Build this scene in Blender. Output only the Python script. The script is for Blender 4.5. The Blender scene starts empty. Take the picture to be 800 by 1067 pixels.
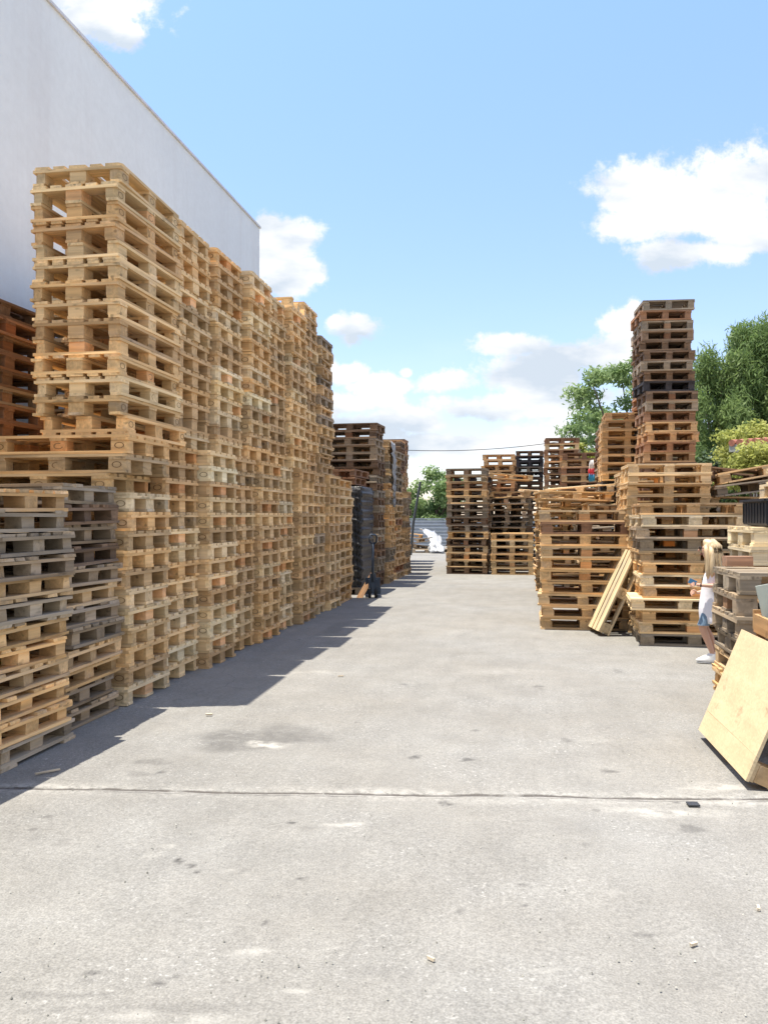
import bpy, bmesh, math, random
import numpy as np
from mathutils import Vector, Matrix, Euler
from mathutils.bvhtree import BVHTree

# ------------------------------------------------------------------ camera, sky, sun, exposure
scn = bpy.context.scene
COL = scn.collection
R = math.radians
YAW = R(9.9)
CS, SN = math.cos(YAW), math.sin(YAW)
F = 860.0 / 800.0            # focal length over picture width
EYE = 1.5
cam_d = bpy.data.cameras.new('camera')
cam = bpy.data.objects.new('camera', cam_d)
COL.objects.link(cam)
cam.location = (0, 0, EYE)
cam.rotation_euler = (R(90.23), 0, YAW)
cam_d.sensor_fit = 'HORIZONTAL'
cam_d.sensor_width = 36.0
cam_d.lens = 36.0 * F
cam_d.clip_start = 0.05
cam_d.clip_end = 3000
scn.camera = cam
scn.view_settings.view_transform = 'Standard'
scn.view_settings.look = 'None'
scn.view_settings.gamma = 1
scn.view_settings.use_curve_mapping = False
scn.view_settings.exposure = 1.66

SUN_DIR = Vector((-0.225, -0.05, 1.0)).normalized()      # towards the sun
SUN_EL = math.asin(SUN_DIR.z)
SUN_AZ = math.atan2(SUN_DIR.x, SUN_DIR.y)
sun_d = bpy.data.lights.new('sun', 'SUN')
sun_d.energy = 2.6
sun_d.angle = R(0.53)
sun_d.color = (1.0, 0.94, 0.84)
sun = bpy.data.objects.new('sun', sun_d)
COL.objects.link(sun)
sun.location = (-8, -2, 30)
sun.rotation_euler = SUN_DIR.to_track_quat('Z', 'Y').to_euler()

world = bpy.data.worlds.new("World")
scn.world = world
world.use_nodes = True
nt = world.node_tree
nt.nodes.clear()
def WN(t, **k):
    n = nt.nodes.new(t)
    for a, b in k.items(): setattr(n, a, b)
    return n
def wm(op, a, b=None, clamp=False):
    n = WN('ShaderNodeMath', operation=op, use_clamp=clamp)
    for i, v in enumerate((a, b)):
        if v is None: continue
        if isinstance(v, (int, float)): n.inputs[i].default_value = v
        else: nt.links.new(v, n.inputs[i])
    return n.outputs[0]
sky = WN('ShaderNodeTexSky', sky_type='NISHITA', sun_disc=False)
sky.sun_elevation = SUN_EL
sky.sun_rotation = SUN_AZ
sky.air_density = 1.0; sky.dust_density = 0.4; sky.ozone_density = 1.0
tc = WN('ShaderNodeTexCoord')
rot = WN('ShaderNodeVectorRotate', rotation_type='Z_AXIS')
rot.inputs['Angle'].default_value = -YAW
nt.links.new(tc.outputs['Generated'], rot.inputs['Vector'])
sep = WN('ShaderNodeSeparateXYZ'); nt.links.new(rot.outputs[0], sep.inputs[0])
fy = wm('MAXIMUM', sep.outputs[1], 0.05)
U = wm('DIVIDE', sep.outputs[0], fy)
V = wm('DIVIDE', sep.outputs[2], fy)
comb = WN('ShaderNodeCombineXYZ'); nt.links.new(U, comb.inputs[0]); nt.links.new(V, comb.inputs[1])
# ragged edge: shift the lookup with noise
nz = WN('ShaderNodeTexNoise'); nz.inputs['Scale'].default_value = 11; nz.inputs['Detail'].default_value = 10; nz.inputs['Roughness'].default_value = 0.66
nt.links.new(comb.outputs[0], nz.inputs['Vector'])
# clouds: bearing, height and half sizes as tangents round the street's view direction
CL = [(705,212,70,28),(720,262,70,16),(300,250,34,26),(310,285,36,20),(395,402,44,12),(352,420,30,14),(710,205,88,32),(745,222,85,34),(775,180,70,34),(652,236,52,17),(790,245,70,20),
      (110,8,60,26),(85,-20,80,40),(125,30,28,18),
      (292,262,30,38),(302,290,30,18),(282,238,20,14),(325,288,22,9),(370,340,28,14),(366,354,14,10),(352,336,12,8),
      (360,390,26,14),(392,412,32,16),(345,385,15,15),
      (470,398,50,13),(545,360,44,13),(590,372,70,20),(560,392,80,20),(640,372,50,20),
      (425,436,50,15),(500,425,70,17),(585,415,70,16),(470,464,90,13),(650,345,24,30),(660,326,10,16),(380,450,50,20),(560,455,80,16),(424,388,9,6)]
dens = None
for (px, py, a, b) in CL:
    c = WN('ShaderNodeVectorMath', operation='SUBTRACT'); nt.links.new(comb.outputs[0], c.inputs[0])
    c.inputs[1].default_value = ((px-400)/860, (537-py)/860, 0)
    m = WN('ShaderNodeVectorMath', operation='MULTIPLY'); nt.links.new(c.outputs[0], m.inputs[0])
    m.inputs[1].default_value = (860/(a*1.22), 860/(b*1.28), 0)
    l = WN('ShaderNodeVectorMath', operation='LENGTH'); nt.links.new(m.outputs[0], l.inputs[0])
    d = wm('SUBTRACT', 1.0, l.outputs['Value'])
    dens = d if dens is None else wm('MAXIMUM', dens, d)
nn = wm('MULTIPLY', wm('SUBTRACT', nz.outputs['Fac'], 0.5), 3.0)
raw = wm('ADD', dens, nn)
mr = WN('ShaderNodeMapRange', interpolation_type='SMOOTHSTEP')
mr.inputs['From Min'].default_value = 0.0; mr.inputs['From Max'].default_value = 0.5
nt.links.new(raw, mr.inputs['Value'])
# thin high veil near the horizon
nz2 = WN('ShaderNodeTexNoise'); nz2.inputs['Scale'].default_value = 4.0; nz2.inputs['Detail'].default_value = 6
st = WN('ShaderNodeVectorMath', operation='MULTIPLY'); nt.links.new(comb.outputs[0], st.inputs[0]); st.inputs[1].default_value = (1.0, 3.5, 1)
nt.links.new(st.outputs[0], nz2.inputs['Vector'])
veil = wm('MULTIPLY', wm('SUBTRACT', nz2.outputs['Fac'], 0.42, True), wm('SUBTRACT', 0.9, wm('MULTIPLY', V, 3.2), True), True)
fwd_ok = wm('GREATER_THAN', sep.outputs[1], 0.06)
# unseen broken cloud added behind and beside the viewer to brighten, whiten the shade
nzr = WN('ShaderNodeTexNoise'); nzr.inputs['Scale'].default_value = 2.2; nzr.inputs['Detail'].default_value = 5
nt.links.new(tc.outputs['Generated'], nzr.inputs['Vector'])
mrr = WN('ShaderNodeMapRange', interpolation_type='SMOOTHSTEP'); mrr.inputs['From Min'].default_value = 0.42; mrr.inputs['From Max'].default_value = 0.56
nt.links.new(nzr.outputs['Fac'], mrr.inputs['Value'])
side = WN('ShaderNodeMapRange', interpolation_type='SMOOTHSTEP'); side.inputs['From Min'].default_value = 0.62; side.inputs['From Max'].default_value = 0.35
nt.links.new(sep.outputs[1], side.inputs['Value'])
cover = wm('MAXIMUM', wm('MULTIPLY', wm('MAXIMUM', mr.outputs[0], veil), fwd_ok), wm('MULTIPLY', mrr.outputs[0], side.outputs[0]))
nz3 = WN('ShaderNodeTexNoise'); nz3.inputs['Scale'].default_value = 7.0; nz3.inputs['Detail'].default_value = 6
sh = WN('ShaderNodeVectorMath', operation='MULTIPLY_ADD'); nt.links.new(comb.outputs[0], sh.inputs[0]); sh.inputs[1].default_value = (1.0, 2.2, 1); sh.inputs[2].default_value = (3, 1, 0)
nt.links.new(sh.outputs[0], nz3.inputs['Vector'])
cr = WN('ShaderNodeValToRGB')
cr.color_ramp.elements[0].position = 0.38; cr.color_ramp.elements[0].color = (0.62, 0.70, 0.80, 1)
cr.color_ramp.elements[1].position = 0.56; cr.color_ramp.elements[1].color = (1, 1, 1, 1)
nt.links.new(nz3.outputs['Fac'], cr.inputs[0])
CLOUD = 2.4
cb = WN('ShaderNodeVectorMath', operation='SCALE'); nt.links.new(cr.outputs[0], cb.inputs[0]); cb.inputs['Scale'].default_value = CLOUD
grade = WN('ShaderNodeVectorMath', operation='MULTIPLY'); nt.links.new(sky.outputs[0], grade.inputs[0]); gm = WN('ShaderNodeMapRange'); gm.inputs['From Min'].default_value = 0.0; gm.inputs['From Max'].default_value = 0.55; gm.inputs['To Min'].default_value = 0.0; gm.inputs['To Max'].default_value = 1.0
nt.links.new(sep.outputs[2], gm.inputs['Value'])
gcol = WN('ShaderNodeMix', data_type='RGBA'); nt.links.new(gm.outputs[0], gcol.inputs[0]); gcol.inputs[6].default_value = (0.44, 0.395, 0.42, 1); gcol.inputs[7].default_value = (0.64, 0.665, 0.78, 1)
nt.links.new(gcol.outputs[2], grade.inputs[1])
mix = WN('ShaderNodeMix', data_type='RGBA')
nt.links.new(cover, mix.inputs[0]); nt.links.new(grade.outputs[0], mix.inputs[6]); nt.links.new(cb.outputs[0], mix.inputs[7])
bg = WN('ShaderNodeBackground'); bg.inputs['Strength'].default_value = 0.15
nt.links.new(mix.outputs[2], bg.inputs['Color'])
wo = WN('ShaderNodeOutputWorld'); nt.links.new(bg.outputs[0], wo.inputs[0])

# ------------------------------------------------------------------ helpers
def G(px, py):
    """point of the ground seen at a picture position of the 800 x 1067 photograph"""
    D = EYE*860/(py-537); u = (px-400)/860
    return Vector((D*(u*CS-SN), D*(u*SN+CS), 0))
def AT(px, py, D):
    u = (px-400)/860
    return Vector((D*(u*CS-SN), D*(u*SN+CS), EYE-(py-537)*D/860))

def tag(o, label, cat, group=None, kind=None):
    if label: o['label'] = label
    if cat: o['category'] = cat
    if group: o['group'] = group
    if kind: o['kind'] = kind
    return o
def empty(name, loc=(0,0,0), rz=0.0):
    o = bpy.data.objects.new(name, None); COL.objects.link(o)
    o.location = loc; o.rotation_euler = (0,0,rz); o.empty_display_size = 0.2
    return o

class Geo:
    """collects board-like pieces; every vertex has a tint and a grain coordinate"""
    def __init__(s): s.v=[]; s.f=[]; s.t=[]; s.g=[]
    def add(s, verts, faces, tint=(1,1,1), grain=None, axis=0):
        o=len(s.v); verts=[tuple(v) for v in verts]
        s.v += verts; s.f += [tuple(i+o for i in fc) for fc in faces]
        s.t += [tuple(tint)]*len(verts)
        r = rg.uniform(0,50)
        if grain is None: grain = verts
        for q in grain:
            q = (q[0],q[1],q[2]) if axis==0 else ((q[1],q[0],q[2]) if axis==1 else (q[2],q[1],q[0]))
            s.g.append((q[0]+r, q[1]+r*0.37, q[2]+r*0.71))
    def box(s, c, d, tint=(1,1,1), M=None, j=0.0, axis=None):
        hx,hy,hz = d[0]/2,d[1]/2,d[2]/2
        loc=[(x,y,z) for z in (-hz,hz) for x,y in ((-hx,-hy),(hx,-hy),(hx,hy),(-hx,hy))]
        if axis is None: axis = int(np.argmax(d))
        if j: loc=[(x+rg.uniform(-j,j),y+rg.uniform(-j,j),z+rg.uniform(-j,j)*.4) for x,y,z in loc]
        vs=[]
        for p in loc:
            p=Vector(p)
            if M: p=M@p
            vs.append((p.x+c[0],p.y+c[1],p.z+c[2]))
        s.add(vs,[(0,3,2,1),(4,5,6,7),(0,1,5,4),(1,2,6,5),(2,3,7,6),(3,0,4,7)],tint,loc,axis)
    def prism(s, pts, z0, z1, tint=(1,1,1), axis=0):
        n=len(pts)
        vs=[(x,y,z0) for x,y in pts]+[(x,y,z1) for x,y in pts]
        fs=[tuple(range(n-1,-1,-1)),tuple(range(n,2*n))]+[(i,(i+1)%n,n+(i+1)%n,n+i) for i in range(n)]
        s.add(vs,fs,tint,None,axis)
    def tube(s, pts, rads, n=8, tint=(1,1,1), cap=True):
        pts=[Vector(p) for p in pts]; vs=[]; fs=[]
        for i,p in enumerate(pts):
            d=(pts[min(i+1,len(pts)-1)]-pts[max(i-1,0)]).normalized()
            a=d.orthogonal().normalized() if abs(d.z)>.9 else d.cross(Vector((0,0,1))).normalized()
            if abs(d.z)>.9: a=(Vector((1,0,0))-d*d.x).normalized()
            b=d.cross(a)
            r=rads[i] if hasattr(rads,'__len__') else rads
            for k in range(n):
                t=2*math.pi*k/n; q=p+a*math.cos(t)*r+b*math.sin(t)*r; vs.append(tuple(q))
        for i in range(len(pts)-1):
            for k in range(n):
                fs.append((i*n+k,i*n+(k+1)%n,(i+1)*n+(k+1)%n,(i+1)*n+k))
        if cap:
            fs.append(tuple(range(n-1,-1,-1))); fs.append(tuple((len(pts)-1)*n+k for k in range(n)))
        s.add(vs,fs,tint,None,2)
    def mesh(s, name, mat, smooth=False):
        me=bpy.data.meshes.new(name); me.from_pydata(s.v,[],s.f)
        a=me.color_attributes.new('tint','FLOAT_COLOR','POINT')
        t=np.ones((len(s.v),4),np.float32); t[:,:3]=np.array(s.t,np.float32); a.data.foreach_set('color',t.ravel())
        g=me.attributes.new('grain','FLOAT_VECTOR','POINT'); g.data.foreach_set('vector',np.array(s.g,np.float32).ravel())
        me.materials.append(mat)
        if smooth: me.polygons.foreach_set('use_smooth',[True]*len(me.polygons))
        me.update(); return me
    def obj(s, name, mat, parent=None, smooth=False):
        o=bpy.data.objects.new(name,s.mesh(name,mat,smooth)); COL.objects.link(o)
        if parent: o.parent=parent
        return o

def recalc(me):
    bm=bmesh.new(); bm.from_mesh(me); bmesh.ops.recalc_face_normals(bm,faces=bm.faces); bm.to_mesh(me); bm.free()

rg = random.Random(7)

# ------------------------------------------------------------------ materials
class NT:
    def __init__(s, name):
        s.m=bpy.data.materials.new(name); s.m.use_nodes=True; s.t=s.m.node_tree
        s.b=s.t.nodes['Principled BSDF']
    def n(s,t,**k):
        n=s.t.nodes.new(t)
        for a,b in k.items(): setattr(n,a,b)
        return n
    def l(s,a,b): s.t.links.new(a,b)
    def math(s,op,a,b=None,clamp=False):
        n=s.n('ShaderNodeMath',operation=op,use_clamp=clamp)
        for i,v in enumerate((a,b)):
            if v is None: continue
            if isinstance(v,(int,float)): n.inputs[i].default_value=v
            else: s.l(v,n.inputs[i])
        return n.outputs[0]
    def vm(s,op,a,b):
        n=s.n('ShaderNodeVectorMath',operation=op)
        for i,v in enumerate((a,b)):
            if isinstance(v,tuple): n.inputs[i].default_value=v
            else: s.l(v,n.inputs[i])
        return n.outputs[0]
    def noise(s,vec,scale,detail=4,rough=.55):
        n=s.n('ShaderNodeTexNoise'); n.inputs['Scale'].default_value=scale; n.inputs['Detail'].default_value=detail; n.inputs['Roughness'].default_value=rough
        if vec is not None: s.l(vec,n.inputs['Vector'])
        return n.outputs['Fac']
    def rng(s,v,a,b,c,d):
        n=s.n('ShaderNodeMapRange'); s.l(v,n.inputs['Value'])
        for k,x in zip(('From Min','From Max','To Min','To Max'),(a,b,c,d)): n.inputs[k].default_value=x
        return n.outputs[0]
    def mixc(s,f,a,b,mode='MIX'):
        n=s.n('ShaderNodeMix',data_type='RGBA',blend_type=mode)
        if isinstance(f,(int,float)): n.inputs[0].default_value=f
        else: s.l(f,n.inputs[0])
        for i,v in ((6,a),(7,b)):
            if isinstance(v,tuple): n.inputs[i].default_value=(*v,1)
            else: s.l(v,n.inputs[i])
        return n.outputs[2]
    def bump(s,h,strength,dist):
        n=s.n('ShaderNodeBump'); n.inputs['Strength'].default_value=strength; n.inputs['Distance'].default_value=dist
        s.l(h,n.inputs['Height']); s.l(n.outputs[0],s.b.inputs['Normal'])
    def attr(s,name): return s.n('ShaderNodeAttribute',attribute_name=name)

def wood_material(name):
    w=NT(name)
    oi=w.n('ShaderNodeObjectInfo'); ti=w.attr('tint'); gr=w.attr('grain')
    base=w.mixc(1.0,oi.outputs['Color'],ti.outputs['Color'],'MULTIPLY')
    v1=w.vm('MULTIPLY',gr.outputs['Vector'],(1.6,34,34))
    fine=w.noise(v1,1.0,5,.6)
    v2=w.vm('MULTIPLY',gr.outputs['Vector'],(1.2,7,7))
    blot=w.noise(v2,1.0,4,.6)
    v3=w.vm('MULTIPLY',gr.outputs['Vector'],(5,14,14))
    kn=w.noise(v3,1.0,2,.5)
    k1=w.rng(fine,.3,.7,.80,1.20)
    k2=w.rng(blot,.3,.7,.78,1.22)
    k3=w.rng(kn,.64,.72,1.0,.55)
    k=w.math('MULTIPLY',w.math('MULTIPLY',k1,k2),k3)
    sc=w.n('ShaderNodeVectorMath',operation='SCALE'); w.l(base,sc.inputs[0]); w.l(k,sc.inputs['Scale'])
    # greyed streaks where the wood has weathered
    lum=w.n('ShaderNodeRGBToBW'); w.l(sc.outputs[0],lum.inputs[0])
    gray=w.n('ShaderNodeCombineColor')
    for i,q in enumerate((1.0,.94,.86)): w.l(w.math('MULTIPLY',lum.outputs[0],q),gray.inputs[i])
    gf=w.rng(w.noise(w.vm('MULTIPLY',gr.outputs['Vector'],(.9,4,4)),1.0,3,.6),.54,.76,0,.4)
    col=w.mixc(gf,sc.outputs[0],gray.outputs[0])
    w.l(col,w.b.inputs['Base Color']); w.b.inputs['Roughness'].default_value=.8
    w.b.inputs['Specular IOR Level'].default_value=.25
    w.bump(fine,.5,.003)
    return w.m
M_WOOD=wood_material('weathered_wood')

def simple(name,col,rough=.6,metal=0.0,nscale=None,namp=.15,bump=0.0,coord='Object',spec=.4):
    w=NT(name); w.b.inputs['Roughness'].default_value=rough; w.b.inputs['Metallic'].default_value=metal
    w.b.inputs['Specular IOR Level'].default_value=spec
    if nscale:
        t=w.n('ShaderNodeTexCoord'); f=w.noise(t.outputs[coord],nscale,5,.6)
        k=w.rng(f,.3,.7,1-namp,1+namp)
        sc=w.n('ShaderNodeVectorMath',operation='SCALE'); sc.inputs[0].default_value=col; w.l(k,sc.inputs['Scale'])
        w.l(sc.outputs[0],w.b.inputs['Base Color'])
        if bump: w.bump(f,.6,bump)
    else: w.b.inputs['Base Color'].default_value=(*col,1)
    return w.m

# ------------------------------------------------------------------ ground sheet
JA, JB = G(0,820), G(800,832)
jd=(JB-JA).normalized(); jn=Vector((-jd.y,jd.x,0)); jc=-(jn.dot(JA))
def make_ground():
    def graded(a,b,far_a,far_b,fine):
        xs=list(np.arange(a,b+1e-6,fine)); s=fine; x=b
        while x<far_b: s*=1.28; x+=s; xs.append(x)
        s=fine; x=a; pre=[]
        while x>far_a: s*=1.28; x-=s; pre.append(x)
        return np.array(pre[::-1]+xs)
    xs=graded(-3.4,2.0,-600,600,.022); ys=graded(2.2,7.6,-300,1500,.022)
    X,Y=np.meshgrid(xs,ys); nx,ny=len(xs),len(ys)
    Z=np.zeros_like(X)
    near=np.exp(-((X+.5)/6)**2-((Y-5)/6)**2)
    Z+= near*(.004*np.sin(X*2.1+1)*np.cos(Y*1.7)+.003*np.sin(X*5.3+Y*3.1))-.006*near
    d=np.abs(X*jn.x+Y*jn.y+jc)
    Z-= .006*np.exp(-(d/.02)**2)*(np.abs(X)<8)
    # stains and worn patches (their own shapes on the concrete)
    dark=np.zeros_like(X); light=np.zeros_like(X)
    rs=np.random.RandomState(3)
    def blob(A,px,py,rx,ry,s,soft=.35):
        nonlocal X,Y
        c=G(px,py); D=EYE*860/(py-537)
        wx=rx*D/860; wy=ry*D*D/860/EYE
        dx=(X-c.x)*CS+(Y-c.y)*SN; dy=-(X-c.x)*SN+(Y-c.y)*CS
        th=np.arctan2(dy/wy,dx/wx); ph=rs.uniform(0,6,3)
        r=np.sqrt((dx/wx)**2+(dy/wy)**2)/(1+.22*np.sin(2*th+ph[0])+.16*np.sin(3*th+ph[1])+.1*np.sin(5*th+ph[2]))
        A[:]=np.maximum(A,s*np.clip((1-r)/soft+.2,0,1))
    for a in [(187,895,6,3,.9),(199,900,4,2,.8),(206,906,4,2,.9),(313,913,4,2,.8),(276,959,4,3,.7),(97,1012,9,3,.95),(87,1020,5,3,.7),(166,1024,7,4,.8),(183,1017,6,4,.5),
              (304,855,3,2,1.1),(432,788,7,2,.9),(487,791,9,1.6,.7),(464,835,9,2.5,.8),(719,862,12,6,.5),(543,920,5,1.5,.8),(478,948,6,2.5,.6),(557,974,3,1.2,1.1),(668,972,9,2.6,.8),
              (634,802,9,2,.6),(548,943,4,1.5,.7),(160,793,18,4,.4),(145,806,14,3,.35),(168,804,3,1.5,.8),(50,850,5,2,.5),(65,877,10,4,.3),(323,861,12,3,.3),(265,770,58,13,.50),(238,768,30,8,.35),(300,765,50,9,.35),
              (705,835,3,1.5,.8),(590,770,6,2,.5),(420,712,6,1,.5),(372,660,10,1.5,.4),(430,668,12,1.5,.4),(520,663,16,1.5,.4),(350,655,9,1,.3),(140,1050,150,5,.25),(60,1035,60,4,.3),
              (640,700,10,1.5,.4),(560,715,6,1.5,.5),(495,760,4,1.2,.6),(610,880,6,2,.35),(360,955,3,1.5,.6),(250,905,9,4,.3),(400,1010,40,8,.15),(560,860,60,12,.12),(700,985,3,1,.7),(470,625,40,2,.3),(450,640,25,1.5,.3)]:
        blob(dark,*a)
    for a in [(280,776,20,4,.8),(266,773,9,2.5,.7),(360,858,22,3,.5),(162,890,13,5,.5),(175,880,8,3,.4),(270,990,34,4,.45),(240,905,12,3,.4),(310,1030,16,3,.5),(550,835,90,4,.3),(690,845,70,6,.5),(760,835,60,5,.4),
              (560,1010,25,2,.35),(190,950,10,4,.3),(480,600,40,3,.3),(330,700,30,2,.25),(750,820,60,5,.45),(170,1000,9,3,.35),(640,930,18,3,.2),(350,985,12,2,.4),(520,700,50,3,.2),(620,770,22,3,.2),(130,1055,60,6,.35),(220,1062,60,6,.35)]:
        blob(light,*a,soft=.8)
    co=np.stack([X,Y,Z],-1).reshape(-1,3)
    idx=np.arange(nx*ny).reshape(ny,nx)
    q=np.stack([idx[:-1,:-1],idx[:-1,1:],idx[1:,1:],idx[1:,:-1]],-1).reshape(-1,4)
    me=bpy.data.meshes.new('ground')
    me.vertices.add(len(co)); me.vertices.foreach_set('co',co.ravel().astype(np.float32))
    me.loops.add(q.size); me.loops.foreach_set('vertex_index',q.ravel().astype(np.int32))
    me.polygons.add(len(q)); me.polygons.foreach_set('loop_start',np.arange(0,q.size,4,dtype=np.int32))
    me.update(calc_edges=True)
    for nm,A in (('stain',dark),('worn',light)):
        at=me.attributes.new(nm,'FLOAT','POINT'); at.data.foreach_set('value',A.ravel().astype(np.float32))
    w=NT('worn_concrete'); geo=w.n('ShaderNodeNewGeometry'); P=geo.outputs['Position']
    big=w.noise(P,.35,6,.6); mid=w.noise(P,2.3,7,.65); fine=w.noise(P,38,4,.7); grit=w.noise(P,120,2,.5)
    streak=w.noise(w.vm('MULTIPLY',P,(6,1.2,1)),1.0,6,.7)
    v=w.rng(big,.3,.7,.88,1.1)
    v=w.math('MULTIPLY',v,w.rng(mid,.3,.7,.89,1.10))
    v=w.math('MULTIPLY',v,w.rng(fine,.3,.7,.87,1.12))
    v=w.math('MULTIPLY',v,w.rng(grit,.3,.7,.78,1.2))
    v=w.math('MULTIPLY',v,w.rng(streak,.35,.75,.95,1.08))
    pits=w.n('ShaderNodeTexVoronoi'); pits.inputs['Scale'].default_value=26; w.l(P,pits.inputs['Vector'])
    pm=w.rng(pits.outputs['Distance'],.03,.12,.72,1.0)
    pm=w.mixc(w.rng(mid,.5,.6,0,1),(1,1,1),pm)
    base=w.mixc(w.rng(w.noise(P,.7,4,.6),.35,.65,0,1),(.252,.240,.214),(.234,.228,.210))
    sc=w.n('ShaderNodeVectorMath',operation='SCALE'); w.l(base,sc.inputs[0]); w.l(v,sc.inputs['Scale'])
    c=w.mixc(1.0,sc.outputs[0],pm,'MULTIPLY')
    # white flecks of mortar and lime
    fl=w.math('MULTIPLY',w.rng(w.noise(P,48,3,.6),.60,.68,0,1),w.rng(w.noise(P,1.4,4,.6),.45,.62,0,1))
    c=w.mixc(w.math('MULTIPLY',fl,.55),c,(.50,.485,.45))
    # worn whitish areas + painted-on attribute
    wa=w.attr('worn'); sa=w.attr('stain')
    br=w.rng(w.noise(P,9,6,.7),.38,.58,0,1)
    c=w.mixc(w.math('MULTIPLY',sa.outputs['Fac'],w.math('MULTIPLY',w.rng(fine,.3,.6,.6,1.0),w.rng(w.noise(P,14,6,.75),.36,.56,.45,1.1)),True),c,(.06,.057,.055))
    c=w.mixc(w.math('MULTIPLY',wa.outputs['Fac'],w.math('MULTIPLY',br,1.0),True),c,(.50,.48,.43))
    # random oil drops
    dv=w.n('ShaderNodeTexVoronoi'); dv.inputs['Scale'].default_value=2.1; w.l(w.vm('ADD',P,(0.3,0.1,0)),dv.inputs['Vector'])
    dd=w.math('ADD',dv.outputs['Distance'],w.math('MULTIPLY',w.math('SUBTRACT',mid,.5),.12))
    drop=w.rng(dd,.03,.055,.45,0)
    c=w.mixc(drop,c,(.09,.085,.08))
    # expansion joint: distance to its line
    dt=w.n('ShaderNodeVectorMath',operation='DOT_PRODUCT'); w.l(P,dt.inputs[0]); dt.inputs[1].default_value=tuple(jn)
    wob=w.math('MULTIPLY',w.math('SUBTRACT',w.noise(P,2.6,8,.75),.5),.085)
    dl=w.math('ABSOLUTE',w.math('ADD',w.math('ADD',dt.outputs['Value'],jc),wob))
    crumb=w.math('MULTIPLY',w.rng(dl,.02,.13,1,0),w.math('MULTIPLY',w.rng(w.noise(P,16,7,.8),.42,.56,0,1),w.rng(w.noise(P,2.2,4,.7),.40,.60,.25,1)))
    c=w.mixc(w.math('MULTIPLY',crumb,.75),c,(.44,.42,.38))
    crack=w.math('MULTIPLY',w.rng(dl,.006,.022,1,0),w.rng(w.noise(P,4,5,.7),.36,.48,.15,1))
    c=w.mixc(crack,c,(.10,.09,.08))
    dl2=w.math('ABSOLUTE',w.math('ADD',w.math('ADD',dt.outputs['Value'],jc+.045),wob))
    c=w.mixc(w.math('MULTIPLY',w.rng(dl2,.003,.01,.7,0),w.rng(w.noise(P,2,4,.7),.45,.55,0,1)),c,(.1,.095,.09))
    # hairline cracks
    cv=w.n('ShaderNodeTexVoronoi',feature='DISTANCE_TO_EDGE'); cv.inputs['Scale'].default_value=.22
    warp=w.n('ShaderNodeVectorMath',operation='MULTIPLY_ADD')
    nzv=w.n('ShaderNodeTexNoise'); nzv.inputs['Scale'].default_value=1.3; nzv.inputs['Detail'].default_value=6; w.l(P,nzv.inputs['Vector'])
    w.l(nzv.outputs['Color'],warp.inputs[0]); warp.inputs[1].default_value=(.9,.9,0); w.l(P,warp.inputs[2])
    w.l(warp.outputs[0],cv.inputs['Vector'])
    c=w.mixc(w.math('MULTIPLY',w.rng(cv.outputs['Distance'],.0,.0022,.4,0),w.rng(big,.48,.56,0,1)),c,(.13,.125,.12))
    w.l(c,w.b.inputs['Base Color']); w.b.inputs['Roughness'].default_value=.9; w.b.inputs['Specular IOR Level'].default_value=.2
    h=w.math('ADD',w.math('ADD',fine,w.math('MULTIPLY',grit,.6)),w.math('MULTIPLY',crack,-3.0))
    w.bump(h,.55,.006)
    me.materials.append(w.m)
    o=bpy.data.objects.new('ground',me); COL.objects.link(o); o['kind']='structure'
make_ground()

# ------------------------------------------------------------------ white hall on the left
M_WALL=None
def wall_material():
    w=NT('rendered_wall'); geo=w.n('ShaderNodeNewGeometry'); P=geo.outputs['Position']
    a=w.noise(w.vm('MULTIPLY',P,(.35,.35,.5)),1.0,6,.6); b=w.noise(P,9,5,.7)
    stv=w.noise(w.vm('MULTIPLY',P,(2.2,2.2,.12)),1.0,5,.65)
    c=w.mixc(w.rng(a,.3,.7,0,1),(.755,.81,.83),(.69,.74,.76))
    c=w.mixc(w.rng(stv,.5,.75,0,.35),c,(.60,.605,.61))
    sc=w.n('ShaderNodeVectorMath',operation='SCALE'); w.l(c,sc.inputs[0]); w.l(w.rng(b,.3,.7,.96,1.03),sc.inputs['Scale'])
    w.l(sc.outputs[0],w.b.inputs['Base Color']); w.b.inputs['Roughness'].default_value=.85
    w.bump(b,.3,.004); return w.m
M_WALL=wall_material()
M_CAP=simple('zinc_cap',(.62,.63,.65),.6,.1,6,.1)
M_DARKMETAL=simple('dark_metal',(.07,.075,.08),.5,.5,12,.2)
BX, BY0, BY1, BH = -5.75, -6.0, 17.2, 7.75
hall=empty('warehouse_hall',(BX-6,5,0)); tag(hall,'big plain white rendered hall rising behind the long wall of pallets','building')
g=Geo(); g.box((BX-6,(BY0+BY1)/2,BH/2),(12,BY1-BY0,BH)); o=g.obj('wall',M_WALL,hall); o.matrix_parent_inverse=Matrix.Translation(-hall.location)
g=Geo(); g.box((BX-6,(BY0+BY1)/2,BH+.02),(12.06,BY1-BY0+.06,.04)); o=g.obj('coping',M_CAP,hall); o.matrix_parent_inverse=Matrix.Translation(-hall.location)

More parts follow.
